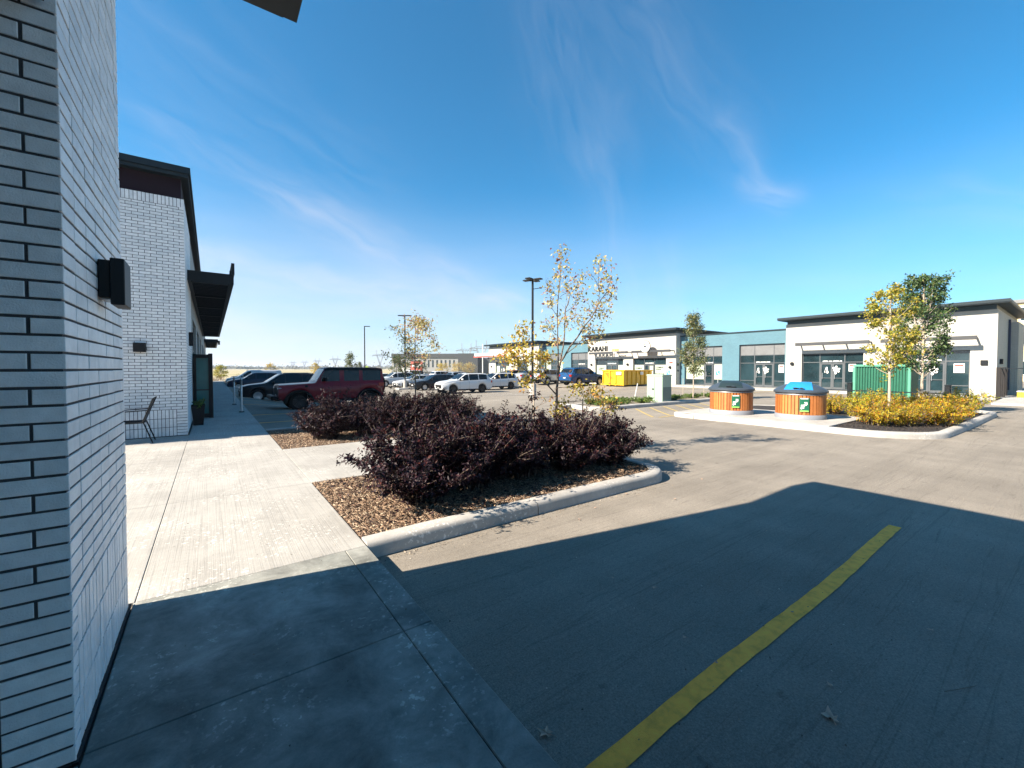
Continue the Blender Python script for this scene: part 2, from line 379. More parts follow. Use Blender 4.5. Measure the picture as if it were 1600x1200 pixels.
xs = sorted(set([-70, -20, -9, 1.08] + [round(v, 2) for v in np.arange(1.1, 36.01, .7)] + [42, 60, 90])); ys = [-40, -10] + [float(v) for v in np.arange(0, 62.1, 1.0)]
lot = grid(xs, ys, GZ); lot.build('parking_lot', M_ASPH, kind='structure', smooth=180)
SP = .13
# pavement: cast slabs with open joints
sw = MB(); sw.cur = 0
def slab(b, x0, x1, y0, y1, z=SP, g=.0022): b.cbox(x0 + g, x1 - g, y0 + g, y1 - g, -.9, z, .004)
Y_J = [2.33, 3.66, 6.12, 8.95, 12.1]
near = MB(); slab(near, -.44, .90, -4, 2.33); slab(near, .90, 1.08, -4, 2.33); slab(near, -.44, .90, 2.33, 3.66); slab(near, .90, 1.08, 2.33, 3.66)
slab(near, -3, -.44, -4, 2.28)
near.build('pavement', M_CONC2, kind='structure')
far = MB()
for a, b_ in zip([3.66, 6.12, 8.95, 12.1, 14.6, 17.6, 20.6, 23.6, 26.6, 29.6, 35, 41, 47, 53], [6.12, 8.95, 12.1, 14.6, 17.6, 20.6, 23.6, 26.6, 29.6, 35, 41, 47, 53, 59.5]):
    slab(far, -.43, 1.08, a, b_)
    if b_ < 12.2: slab(far, -4.5, -.43, a, b_ if b_ < 12 else 12.15); slab(far, -9.5, -4.5, a, b_ if b_ < 12 else 12.15)
slab(far, -9.5, 6, 59.5, 61.5)
slab(far, 1.08, 5.95, 6.12, 8.95)
far.build('walkway', M_CONC, kind='structure')
MB().box(-9.4, 1.07, -3.9, 61.4, -.8, SP - .02).build('joint_filler', mat('dark_joint', (.12, .11, .10), .9, var=.2), kind='structure')
# shop-front pavement on the east side
eb = MB()
for i in range(24):
    y = -12 + i * 3
    slab(eb, 33.4, 36.6, y, y + 3, .12)
eb.build('shop_pavement', M_KERB, kind='structure')

# kerbed beds
def arc(cx, cy, r, a0, a1, n=8): return [(cx + r * cos(radians(a0 + (a1 - a0) * i / n)), cy + r * sin(radians(a0 + (a1 - a0) * i / n))) for i in range(n + 1)]
KP = [(0, -.7), (0, .09), (.012, .125), (.035, .145), (.17, .15), (.19, .14), (.19, -.1)]
def kerb(name, path, closed=False, joints=True):
    dens = []
    for (a, b) in zip(path, path[1:] + ([path[0]] if closed else [])):
        n = max(1, int(math.hypot(b[0] - a[0], b[1] - a[1]) / .6)); dens += [(a[0] + (b[0] - a[0]) * i / n, a[1] + (b[1] - a[1]) * i / n) for i in range(n)]
    if not closed: dens.append(path[-1])
    p3 = [(x, y, GZ(x, y) + .004 * sin(x * 3.1 + y * 2.3)) for x, y in dens]
    return MB().sweep(p3, KP, closed).build(name, M_KERB, kind='structure', smooth=40)
k1 = [(1.09, 3.66), (3.01, 3.655)]; kerb('kerb', k1)
k1 = [(3.02, 3.655), (5.15, 3.64)] + arc(5.2, 4.16, .52, -90, -10, 8) + [(5.75, 4.5), (5.8, 6.11)]; kerb('kerb', k1)
MB().prism([(1.085, 3.72), (5.2, 3.75), (5.55, 4.1), (5.65, 6.115), (1.085, 6.115)], -.5, .115).build('mulch_bed', M_SOIL, kind='structure')
kerb('kerb', [(6.2, 8.97)] + [(6.3, 10.8)] + arc(5.6, 11.4, .7, -10, 90, 7) + [(4.5, 12.12), (1.09, 12.12)])
MB().prism([(1.085, 8.955), (6.15, 8.955), (6.1, 11.4), (5.5, 11.95), (1.085, 11.95)], -.5, .115).build('mulch_bed', M_SOIL, kind='structure')
# bin island
isl = [(12.95, 8.2)] + arc(13.25, 7.9, .3, 180, 180) [:0] + [(12.93, 6.0), (12.95, 3.6)] + arc(14.5, 3.45, 1.55, 182, 262, 8) + [(17, 1.84), (21.2, 1.80)] + arc(22.0, 2.6, .8, -90, 60, 8) + [(20.6, 4.4), (19.6, 6.6), (18.6, 8.1)] + arc(18.0, 8.1, .4, 20, 90, 4) + arc(13.4, 8.1, .45, 90, 180, 6)
kerb('kerb', isl, closed=True)
pad = MB(); slab(pad, 13.13, 16.4, 3.95, 6.1, .155); slab(pad, 13.13, 16.4, 6.1, 8.3, .155); pad.build('bin_pad', M_KERB, kind='structure')
MB().prism([(13.3, 2.9), (14.3, 2.1), (17, 2.0), (21.3, 1.98), (22.3, 2.6), (20.5, 4.3), (19.4, 6.5), (18.2, 8.3), (16.5, 8.35), (16.5, 3.9), (13.13, 3.9)], -.5, .12).build('mulch_bed', M_BLKMULCH, kind='structure')
# transformer island
isl2 = [(12.3, 13.2)] + arc(12.6, 11.7, .6, 180, 270, 5) + [(18, 11.1), (23.5, 11.1)] + arc(23.6, 12.1, 1.0, -90, 90, 8) + [(18, 13.2)]
isl2 = isl2[1:] + [(12.0, 12.8), (12.3, 13.2)]
kerb('kerb', isl2, closed=True)
MB().prism([(12.2, 11.8), (12.7, 11.25), (23.5, 11.25), (24.4, 12.1), (23.5, 13.0), (12.4, 13.0)], -.5, .11).build('mulch_bed', mat('sandy_soil', (.22, .19, .14), .95, var=.4, vscale=12, bump=.8, bscale=50), kind='structure')
# centre-row island nose under the pale cars
kerb('kerb', [(15.6, 41.4), (15.6, 42.4), (21, 42.4), (21, 41.4)][::-1], closed=True)
MB().prism([(15.75, 41.5), (20.8, 41.5), (20.8, 42.3), (15.75, 42.3)], -.8, -.42).build('bin_pad', M_KERB, kind='structure')

# painted markings
def line(pts, w=.1, name='road_marking', m=M_YEL, n=12, rag=.0):
    b = MB(); (x0, y0), (x1, y1) = pts; L = math.hypot(x1 - x0, y1 - y0); ux, uy = (x1 - x0) / L, (y1 - y0) / L
    n = max(n, int(L / .12)) if rag else n
    vs = []
    for i in range(n + 1):
        t = L * i / n; j1, j2 = (random.uniform(-rag, rag), random.uniform(-rag, rag)); bow = .012 * sin(t * 1.7)
        for sgn, j in ((1, j1), (-1, j2)):
            x = x0 + ux * t - uy * (sgn * (w / 2 + j) + bow); y = y0 + uy * t + ux * (sgn * (w / 2 + j) + bow); vs.append((x, y, GZ(x, y) + .005))
    b.add(vs, [(2 * i, 2 * i + 1, 2 * i + 3, 2 * i + 2) for i in range(n)]); return b.build(name, m, kind='structure')
line([(1.1, 1.145), (5.85, 1.15)], .105, rag=.0035)
for y in (14.75, 17.35, 22.8, 25.6, 28.4, 31.2, 36.8, 39.6): line([(1.1, y), (6.5, y)])
M_YFADE = mat('faded_yellow_paint', (.36, .27, .10), .8, var=.3, vscale=9)
for i in range(7):
    x = 12.2 + i * .95; line([(x, 8.65), (x + 1.9, 10.85)], .1, m=M_YFADE)
line([(12.3, 8.5), (19.5, 8.5)], .1, m=M_YFADE); 
for i in range(9): line([(16.0, 26.5 + i * 2.75), (21.2, 26.5 + i * 2.75)], .1, m=M_WHITE)
for i in range(9): line([(28.2, 5 + i * 2.75), (33.3, 5 + i * 2.75)], .1, m=M_YFADE)

# ------------------------------------------------------------------ bricks
def brick_courses(b, width, z0, z1, to_world, soldier=None, top_soldier=False, corner_stack=.194, odd_start=.09, rngs=random, fine=True):
    """rows of real bricks on a wall; to_world(u, z, out) gives points; soldier = height of upright band at the foot"""
    J = .010; H = .0567; C = .0667; LN = .19
    def one(u0, u1, a, c):
        u0 = max(u0, 0); u1 = min(u1, width)
        if u1 - u0 < .03: return
        o = .0055 + rngs.uniform(-.0012, .0012); e = .0022; z_j = rngs.uniform(-.0008, .0008); a += z_j; c += z_j + rngs.uniform(-.0008, .0004); u0 += rngs.uniform(-.001, .0012); u1 += rngs.uniform(-.0012, .001)
        q = [(u0, a), (u1, a), (u1, c), (u0, c)]; q2 = [(u0 + e, a + e), (u1 - e, a + e), (u1 - e, c - e), (u0 + e, c - e)]
        vs = [to_world(u, z, -.002) for u, z in q] + [to_world(u, z, o - e * .7) for u, z in q] + [to_world(u, z, o) for u, z in q2]
        fs = [(i, (i + 1) % 4, 4 + (i + 1) % 4, 4 + i) for i in range(4)] + [(4 + i, 4 + (i + 1) % 4, 8 + (i + 1) % 4, 8 + i) for i in range(4)] + [(8, 9, 10, 11)]
        b.add(vs, fs)
    zt = z1 - (.2 if top_soldier else 0)
    k = 0; z = z0
    while z + H <= zt + .02:
        if soldier and z < z0 + soldier - .02:
            one(0, corner_stack, z, z + H)
        else:
            u = 0 if k % 2 == 0 else odd_start + J
            if k % 2: one(0, odd_start, z, z + H)
            while u < width: one(u, u + LN, z, min(z + H, zt)); u += LN + J
        z += C; k += 1
    if soldier:
        rows = int(round(soldier / .2))
        for r in range(rows):
            u = corner_stack + J
            while u < width: one(u, u + H, z0 + r * .2, z0 + r * .2 + .19); u += C
    if top_soldier:
        u = 0
        while u < width: one(u, u + H, z1 - .19, z1); u += C
    return b

nb = thing('brick_building', 'near white brick building corner with dark flat canopy and box lamp', 'building', (-.46, 2.3, 0))
def rel(o, p=nb):   # keep world coordinates while parented to a moved empty
    o.matrix_parent_inverse = Matrix.Translation(p.location).inverted(); return o
Wn = MB(); Wn.box(-3.6, -.46, 2.30, 3.62, .0, 4.33); rel(Wn.build('wall', M_MORTAR, nb))
b = MB(); brick_courses(b, 1.32, SP + .012, 4.32, lambda u, z, o: (-.46 + o, 2.30 + u, z), soldier=.6, corner_stack=.09, odd_start=.19)
brick_courses(b, 3.0, SP + .012, 4.32, lambda u, z, o: (-.46 - u + .009, 2.30 - o, z), soldier=.6, corner_stack=.19, odd_start=.09)
brick_courses(b, 3.0, SP + .012, 4.32, lambda u, z, o: (-.46 - u, 3.62 + o, z), soldier=.6)
rel(b.build('brick_facing', M_BRICK, nb))
rel(MB().box(-.462, -.442, 2.28, 3.635, SP, SP + .012).box(-3.6, -.46, 2.275, 2.298, SP, SP + .012).build('base_flashing', M_DARK, nb))
b = MB(); b.box(-8, -2.2, -12, 2.2, 0, 4.33).box(-2.2, -.47, -5.5, -1.9, 0, 4.33); rel(b.build('rear_wall', M_WBRICK, nb))  # second box: unseen wall added behind the camera to darken the pillar's side
b = MB()
for x0 in np.arange(-7.9, .4, .42): b.box(float(x0), float(min(x0 + .405, .575)), -13, 3.665, 4.362, 4.371)
b.box(-8, .58, -13, 3.67, 4.372, 4.74); rel(b.build('canopy', M_DARKM, nb))
rel(MB().box(-3.5, -.475, -1.0, 2.26, 3.02, 3.3).build('entrance_soffit', M_DARK, nb))
# wall lamp near
lm = MB(); lm.cbox(-.452, -.405, 2.90, 3.06, 2.035, 2.225, .004).cbox(-.405, -.350, 2.88, 3.08, 2.00, 2.235, .004); l1 = rel(lm.build('wall_lamp', M_DARK, nb))
MB().cbox(-.445, -.405, 2.92, 3.04, 2.027, 2.034, .001).build('lens', mat('lamp_lens', (.35, .37, .38), .2, var=.05), l1)

# ------------------------------------------------------------------ second building (left)
sb = thing('brick_building', 'long white brick building with dark louvred canopies along the pavement', 'building', (-.46, 12.16, 0))
R2 = lambda o: rel(o, sb)
R2(MB().box(-4.3, -.46, 12.16, 15.5, 0, 5.52).build('end_wall', M_MORTAR, sb))
b = MB(); brick_courses(b, 3.84, SP + .012, 5.52, lambda u, z, o: (-.46 - u + .009, 12.16 - o, z), soldier=.6, top_soldier=True)
brick_courses(b, 3.3, SP + .012, 5.52, lambda u, z, o: (-.46 + o, 12.16 + u, z), top_soldier=False)
R2(b.build('brick_facing', M_BRICK, sb))
R2(MB().box(-4.2, -.50, 12.2, 26.9, 5.52, 5.98).build('parapet_band', M_SOFFIT, sb))
R2(MB().box(-4.5, -.36, 12.02, 27.2, 5.98, 6.06).box(-4.52, -.32, 11.98, 27.24, 6.06, 6.20).build('roof', M_FASC, sb))
R2(MB().box(-9.4, -4.31, 12.17, 60, 0, 3.3).build('rear_wall', M_WBRICK, sb))
# long west-pavement facade with openings
def open_wall(b, X, Y0, Y1, Z0, Z1, holes, th=.3, sgn=1):
    """wall in the plane x = X (front) going back to X + sgn*th, with rectangular holes (y0, y1, z0, z1)"""
    ys = sorted({Y0, Y1, *[v for h in holes for v in h[:2]]}); zs = sorted({Z0, Z1, *[v for h in holes for v in h[2:]]})
    ys = [v for v in ys if Y0 <= v <= Y1]; zs = [v for v in zs if Z0 <= v <= Z1]
    solid = lambda i, j: 0 <= i < len(ys) - 1 and 0 <= j < len(zs) - 1 and not any(h[0] <= (ys[i] + ys[i + 1]) / 2 <= h[1] and h[2] <= (zs[j] + zs[j + 1]) / 2 <= h[3] for h in holes)
    X2 = X + sgn * th
    for i in range(len(ys) - 1):
        for j in range(len(zs) - 1):
            if not solid(i, j): continue
            a, c, d, e = ys[i], ys[i + 1], zs[j], zs[j + 1]
            b.add([(X, a, d), (X, c, d), (X, c, e), (X, a, e)], [(0, 1, 2, 3)]); b.add([(X2, a, d), (X2, c, d), (X2, c, e), (X2, a, e)], [(0, 3, 2, 1)])
            if not solid(i - 1, j): b.add([(X, a, d), (X2, a, d), (X2, a, e), (X, a, e)], [(0, 1, 2, 3)])
            if not solid(i + 1, j): b.add([(X, c, d), (X2, c, d), (X2, c, e), (X, c, e)], [(0, 3, 2, 1)])
            if not solid(i, j - 1): b.add([(X, a, d), (X2, a, d), (X2, c, d), (X, c, d)], [(0, 3, 2, 1)])
            if not solid(i, j + 1): b.add([(X, a, e), (X2, a, e), (X2, c, e), (X, c, e)], [(0, 1, 2, 3)])
    return b
holesL = [(y, y + 3.6, SP, 3.3) for y in (17.2, 22.4, 27.6, 34.0, 39.2, 46, 52)]
b = open_wall(MB(), -.47, 15.51, 27.0, 0, 5.515, holesL[:2], .3, -1); open_wall(b, -.47, 27.01, 59.4, 0, 4.6, holesL[2:], .3, -1); b.box(-4.2, -.78, 15.51, 26.9, 5.2, 5.5); b.box(-4.2, -.78, 27.01, 59.4, 4.3, 4.55)
R2(b.build('wall', M_BBRICK if False else M_WBRICK, sb))
R2(MB().box(-4.3, -.44, 27.3, 59.5, 4.601, 4.75).build('roof_edge', M_FASC, sb))
for (y0, y1, z0, z1) in holesL:
    fr = MB()
    for y in (y0, y0 + 1.2, y0 + 2.4, y1 - .06): fr.box(-.62, -.54, y, y + .06, z0, z1)
    for z in (z0, 2.3, z1 - .06): fr.box(-.615, -.545, y0, y1, z, z + .06)
    f = R2(fr.build('window_frame', M_ALU, sb)); g = MB().box(-.59, -.575, y0, y1, z0, z1).build('pane', M_GLASS, f)
# canopies with slats
def canopy(y0, y1, z=3.95):
    b = MB()
    b.box(.42, .52, y0, y1, z - .05, z + .20); b.box(-.46, -.38, y0, y1, z - .05, z + .2)
    b.box(-.38, .42, y0, y0 + .08, z - .09, z + .2); b.box(-.38, .42, y1 - .08, y1, z - .05, z + .2)
    n = int((y1 - y0) / 2.6)
    for i in range(1, n): y = y0 + (y1 - y0) * i / n; b.box(-.38, .42, y, y + .08, z - .05, z + .19)
    for y in np.arange(y0 + .3, y1 - .2, .26): b.box(-.38, .42, float(y), float(y) + .02, z, z + .15)
    c = R2(b.build('canopy', M_DARK, sb))
    return c
c1 = canopy(13.3, 36.5)
MB().box(.47, .54, 13.3, 19.5, 4.152, 4.45).box(.44, .54, 13.6, 13.7, 4.15, 4.3).build('sign_board', M_DARK, c1)
c2 = canopy(44, 57)
MB().cbox(.525, .66, 44.2, 45.0, 3.72, 4.05, .02).build('hanging_lamp', M_DARK, c2)
R2(MB().cbox(-1.36, -1.15, 12.05, 12.15, 2.03, 2.23, .004).build('wall_lamp', M_DARK, sb))
R2(MB().cbox(-.45, -.36, 13.5, 13.65, 2.25, 2.6, .004).build('wall_lamp', M_DARK, sb))
R2(MB().box(-.452, -.448, 12.14, 15.5, SP, SP + .05).box(-4.3, -.46, 12.13, 12.149, SP, SP + .012).build('base_flashing', M_DARK, sb))

# glass wind screen standing across the pavement edge
ws_ = thing('glass_screen', 'teal glass patio screen in a black frame beside the brick wall', 'screen', (-.2, 16, SP))
fr = MB(); fr.box(-.25, -.17, -.04, .04, 0, 1.98).box(.13, .24, -.05, .05, 0, 2.0).box(-.17, .13, -.035, .035, 1.86, 1.97).box(-.17, .13, -.035, .035, .02, .14).box(-.17, .13, -.02, .02, .86, .89)
fr.box(.13, .24, .05, 2.4, 0, .12).box(.13, .24, .05, 2.4, 1.88, 2.0).box(.13, .24, 2.4, 2.5, 0, 2.0)
fr.build('frame', M_DARK, ws_); MB().box(-.17, .13, -.006, .006, .14, 1.86).build('pane', M_SCREEN, ws_); MB().box(.18, .19, .05, 2.4, .12, 1.88).build('pane', M_SCREEN, ws_)
# planter
pl = thing('planter', 'tall black square planter with a leafy plant beside the glass screen', 'planter', (-.3, 14.2, SP))
b = MB(); b.add([(-.11, -.11, 0), (.11, -.11, 0), (.11, .11, 0), (-.11, .11, 0), (-.15, -.15, .55), (.15, -.15, .55), (.15, .15, .55), (-.15, .15, .55), (-.13, -.13, .5), (.13, -.13, .5), (.13, .13, .5), (-.13, .13, .5)],
    [(0, 1, 5, 4), (1, 2, 6, 5), (2, 3, 7, 6), (3, 0, 4, 7), (4, 5, 9, 8), (5, 6, 10, 9), (6, 7, 11, 10), (7, 4, 8, 11), (8, 9, 10, 11), (3, 2, 1, 0)])
b.build('pot', M_DARK, pl)

# patio chair
ch = thing('patio_chair', 'black metal mesh armchair against the white brick wall', 'chair', (-1.36, 11.55, SP))
def mesh_panel(b, o, u, v, nu, nv, r=.004):
    o, u, v = Vector(o), Vector(u), Vector(v)
    for i in range(nu + 1): b.tube([o + u * i / nu, o + u * i / nu + v], r, 4)
    for j in range(nv + 1): b.tube([o + v * j / nv, o + v * j / nv + u], r, 4)
b = MB(); mesh_panel(b, (-.24, -.24, .43), (.46, 0, 0), (0, .48, 0), 16, 12, .006); b.box(-.26, .23, -.25, .25, .415, .432); b.build('seat', M_DARK, ch)
b = MB(); b.add([(.20, -.23, .46), (.20, .23, .46), (.36, .22, .92), (.36, -.22, .92), (.222, -.23, .46), (.222, .23, .46), (.38, .22, .92), (.38, -.22, .92)], [(0, 1, 2, 3), (7, 6, 5, 4), (0, 3, 7, 4), (1, 5, 6, 2), (3, 2, 6, 7), (0, 4, 5, 1)])
b.tube([(.2, -.245, .42), (.39, -.235, .93), (.39, .235, .93), (.2, .245, .42)], .013, 6); b.build('backrest', M_DARK, ch)
for sx, sy in ((-1, -1), (-1, 1), (1, -1), (1, 1)):
    MB().tube([(sx * .22, sy * .24, .43), (sx * (.25 if sx < 0 else .36), sy * .25, 0)], .013, 6).build('leg', M_DARK, ch)
for sy in (-1, 1): MB().tube([(-.24, sy * .26, .43), (-.25, sy * .27, .66), (.28, sy * .26, .68)], .013, 6).build('armrest', M_DARK, ch)

# bollard posts on the pavement
bo = thing('bollard', 'nearer slim white marker post at the pavement edge', 'bollard', (.85, 17.4, SP), group='slim posts on the pavement edge')
MB().lathe([(0, 1.2), (.03, 1.2), (.033, 1.19), (.033, .0)], n=14).build('post', M_GALV, bo, smooth=40)
MB().lathe([(0, .035), (.07, .03), (.09, .0)], n=14).build('base', M_DARK, bo, smooth=40)
MB().lathe([(.035, .95), (.035, 1.15), (.034, 1.152)], n=14).build('band', M_GREYM, bo, smooth=40)
dup(bo, 'farther slim white marker post, just behind the first one', (.78, 21.2, SP))

# ------------------------------------------------------------------ east shop row
er = thing('shop_building', 'long single-storey shop row in white and blue brick with flat dark roofs', 'building', (35.3, 23, .1))
RE = lambda o: rel(o, er)
XF, XBL = 35.3, 36.0
H_R1 = [(8.78, 12.36, .12, 2.72), (3.96, 7.3, .12, 2.72)]
H_B1 = [(18.62, 22.15, .12, 3.62), (13.75, 17.18, .12, 3.62)]
H_K = [(28.77, 32.7, .12, 2.68), (23.65, 27.5, .12, 2.68)]
H_B2 = [(34.0, 37.35, .12, 3.55), (38.9, 42.3, .12, 3.55)]
H_W3 = [(49.5, 53.1, .12, 2.6), (44.7, 47.6, .12, 2.6)]
RE(open_wall(MB(), XF, 2.95, 13.42, 0, 4.95, H_R1, .7).box(XF + .71, 47, 2.95, 13.42, .0, 4.95).build('wall', M_WBRICK, er))
RE(open_wall(MB(), XBL, 13.425, 22.60, 0, 4.62, H_B1, .5).box(XBL + .51, 47, 13.425, 22.6, 0, 4.62).build('wall', M_BBRICK, er))
RE(open_wall(MB(), XF, 22.61, 33.85, 0, 4.95, H_K, .7).box(XF + .71, 47, 22.61, 33.85, 0, 4.95).build('wall', M_WBRICK, er))
RE(open_wall(MB(), XBL, 33.86, 42.70, 0, 4.55, H_B2, .5).box(XBL + .51, 47, 33.86, 42.7, 0, 4.55).build('wall', M_BBRICK, er))
RE(open_wall(MB(), XF, 42.71, 55.0, 0, 4.82, H_W3, .7).box(XF + .71, 47, 42.71, 55, 0, 4.82).build('wall', M_WBRICK, er))
RE(MB().box(XF + 5.5, XF + 9.2, 2.55, 2.94, 0, 4.55).build('wall', M_WBRICK, er))
RE(MB().box(XF + 5.1, XF + 5.3, 2.84, 2.94, .3, 4.7).build('downpipe', mat('navy_pipe', (.015, .03, .07), .4), er))
for (y0, y1, zt) in ((2.95, 13.42, 4.95), (22.61, 33.85, 4.95), (42.71, 55, 4.82)):
    RE(MB().box(XF + .06, 46.9, y0 + .06, y1 - .06, zt, zt + .26).build('parapet_band', M_TEALB, er))
    RE(MB().box(XF - .72, 47.2, y0 - .45, y1 + .3, zt + .26, zt + .30).box(XF - .75, 47.25, y0 - .48, y1 + .33, zt + .30, zt + .46).build('roof', M_FASC, er))
for (y0, y1, zt) in ((13.43, 22.59, 4.62), (33.87, 42.69, 4.55)):
    RE(MB().box(XBL - .06, 47, y0, y1, zt, zt + .10).build('roof_edge', M_FASC, er))
def storefront(y0, y1, z0, z1, xw, mull, trans, doors, band=None, film=None, low=.62):
    """aluminium shop front: frame part with panes as sub-parts; doors = list of (ya, yb)"""
    x = xw + .16; f = MB(); w = .055
    for y in [y0, y1 - w] + mull: f.box(x, x + .09, y, y + w, z0, z1)
    for z in [z1 - w] + trans: f.box(x + .003, x + .087, y0 + w, y1 - w, z, z + w)
    ys = sorted([y0] + [m for m in mull] + [y1])
    for a, c in zip(ys, ys[1:]):
        if not any(d[0] - .1 < (a + c) / 2 < d[1] + .1 for d in doors): f.box(x + .003, x + .087, a + w, c, low, low + .05); f.box(x + .003, x + .087, a + w, c, z0, z0 + .09)
    fo = RE(f.build('window_frame', M_ALU, er))
    top = band if band else z1
    MB().box(x + .03, x + .045, y0, y1, z0, top).build('pane', M_GLASS, fo)
    if band: MB().box(x + .02, x + .06, y0 + .03, y1 - .03, top + .02, z1 - .02).build('spandrel_panel', M_GREYM, fo)
    for (ya, yb) in doors:
        b = MB(); zt = 2.02; s = .085
        b.box(x - .02, x + .02, ya, ya + s, z0, zt).box(x - .02, x + .02, yb - s, yb, z0, zt).box(x - .018, x + .018, ya + s, yb - s, zt - s, zt).box(x - .018, x + .018, ya + s, yb - s, z0, z0 + .2).box(x - .018, x + .018, ya + s, yb - s, .95, .99)
        d = RE(b.build('door', M_ALU, er)); MB().tube([(x - .03, yb - .14, .9), (x - .07, yb - .14, .92), (x - .07, yb - .14, 1.3), (x - .03, yb - .14, 1.32)], .012, 6).build('handle', M_GALV, d)
    if film:
        for (ya, yb, za, zb) in film: MB().box(x + .01, x + .026, ya, yb, za, zb).build('window_film', M_PAPER, fo)
    return fo, x
def caption(fo, x, y0, y1, z, h=.085):
    """small white lettering over a door, too fine to read: one part per word"""
    y = y1
    while y > y0 + .06:
        n = random.choice((3, 5, 6, 8)); b = MB(); ya = y
        for k in range(n):
            w = random.choice((.045, .055, .06, .03)); b.box(x - .012, x - .004, y - w, y, z, z + h * random.choice((1, 1, .85))); y -= w + .010
            if y < y0 + .05: break
        b.box(x - .0055, x - .0045, y + .01, ya, z + h * .4, z + h * .6); y -= .05
        b.build('lettering', M_WHITE, fo)
def petals(fo, x, yc, zc, s=1.0):
    """white petal decal, one part per door leaf"""
    def blob(b, y, z, ry, rz, rot=0):
        pts = [(y + ry * cos(t) * cos(rot) - rz * sin(t) * sin(rot), z + ry * cos(t) * sin(rot) + rz * sin(t) * cos(rot)) for t in np.linspace(0, 2 * pi, 10, endpoint=False)]
        b.prism(pts, x - .028, x - .022, 'x')
    for grp in (((.33, .02, .07, .20, .2), (.27, -.14, .07, .12, -.2), (.38, -.10, .06, .1, .4)), ((-.12, .12, .10, .07, .5), (-.25, .20, .07, .09, 0), (-.38, .06, .11, .07, -.3), (-.24, .06, .10, .09, 0), (-.16, -.02, .09, .08, .3), (-.3, -.06, .08, .10, .8), (-.22, -.2, .07, .12, .2), (-.38, -.10, .07, .08, 0))):
        b = MB()
        for (dy, dz, a, c, r) in grp: blob(b, yc + dy * s, zc + dz * s, a * s, c * s, r)
        b.build('decal', M_WHITE, fo)
def poster(fo, x, y0, y1, z0, z1):
    MB().box(x - .014, x - .004, y0, y1, z0, z1).build('poster', M_WHITE, fo)
    MB().box(x - .020, x - .015, y0 + .04, y1 - .04, z1 - .17, z1 - .05).build('heading', M_RED, fo)
    b = MB()
    for k in range(3): b.box(x - .020, x - .015, y0 + .06, y1 - .06, z0 + .06 + k * .09, z0 + .085 + k * .09)
    b.build('print', M_GREYM, fo)
fo, x = storefront(8.78, 12.36, .12, 2.72, XF, [11.25, 9.80], [2.06], [(10.53, 11.24), (9.86, 10.52)])
caption(fo, x, 9.95, 11.1, 2.12); petals(fo, x, 10.55, 1.55); poster(fo, x, 9.2, 9.6, 1.45, 1.95)
fo, x = storefront(3.96, 7.3, .12, 2.72, XF, [6.35, 4.92], [2.06], [(5.68, 6.34), (4.98, 5.67)])
caption(fo, x, 5.1, 6.3, 2.12); petals(fo, x, 5.72, 1.55); poster(fo, x, 4.18, 4.62, 1.40, 1.94)
fo, x = storefront(13.75, 17.18, .12, 3.62, XBL, [16.0, 14.55], [2.06, 2.70], [(15.32, 15.99), (14.61, 15.31)], band=2.72)
caption(fo, x, 14.8, 15.9, 2.12); petals(fo, x, 15.4, 1.5); poster(fo, x, 13.85, 14.22, 1.32, 1.93)
fo, x = storefront(18.62, 22.15, .12, 3.62, XBL, [20.25, 19.45], [2.06, 2.70], [(19.52, 20.24)], band=2.72, film=[(18.7, 19.4, .68, 2.0), (20.35, 22.05, .68, 2.0)])
caption(fo, x, 19.5, 20.3, 2.12)
fo, x = storefront(28.77, 32.7, .12, 2.68, XF, [31.2, 29.6], [2.0], [(30.45, 31.19), (29.7, 30.44)], film=[(31.28, 32.6, .2, 1.98), (28.85, 29.55, .2, 1.98)])
caption(fo, x, 29.8, 31.0, 2.12, .1)
text_obj('lettering', 'COMING\nSOON', .20, M_DARKM, wall_text_M(x - .01, 32.35, 1.6), fo, depth=.004, offset=.004)
fo, x = storefront(23.65, 27.5, .12, 2.68, XF, [26.2, 25.0], [2.0], [(25.7, 26.19), (25.1, 25.69)], film=[(26.3, 27.4, .2, 1.98), (23.75, 24.95, .2, 1.98), (25.15, 25.6, .3, 1.9)])
caption(fo, x, 25.1, 26.1, 2.12, .1)
text_obj('lettering', 'COMING\nSOON', .20, M_DARKM, wall_text_M(x - .01, 24.85, 1.68), fo, depth=.004, offset=.004)
text_obj('lettering', 'KARAHI', .27, M_DARKM, wall_text_M(x - .01, 24.92, .98), fo, depth=.004, offset=.008)
text_obj('lettering', 'COMING', .20, M_DARKM, wall_text_M(x - .01, 27.3, 1.6), fo, depth=.004, offset=.004)
fo, x = storefront(34.0, 37.35, .12, 3.55, XBL, [36.2, 35.0], [2.06, 2.65], [(35.06, 36.19)], band=2.66); caption(fo, x, 35.1, 36.2, 2.12, .1)
fo, x = storefront(38.9, 42.3, .12, 3.55, XBL, [41.2, 40.0], [2.06, 2.65], [(40.1, 41.19)], band=2.66, film=[(38.95, 39.95, .3, 2.6), (41.3, 42.2, .3, 2.6)])
fo, x = storefront(49.5, 53.1, .12, 2.6, XF, [52.1, 50.6], [2.0], [(50.7, 52.09)], film=[(49.6, 50.5, .3, 1.98), (52.2, 53.0, .3, 1.98)]); petals(fo, x, 51.3, 1.4)
fo, x = storefront(44.7, 47.6, .12, 2.6, XF, [46.6, 45.6], [2.0], [(45.7, 46.59)], film=[(44.8, 45.5, .9, 2.5)])
M_AWN = mat('dark_grey_awning', (.035, .038, .043), .5, .1, var=.1)
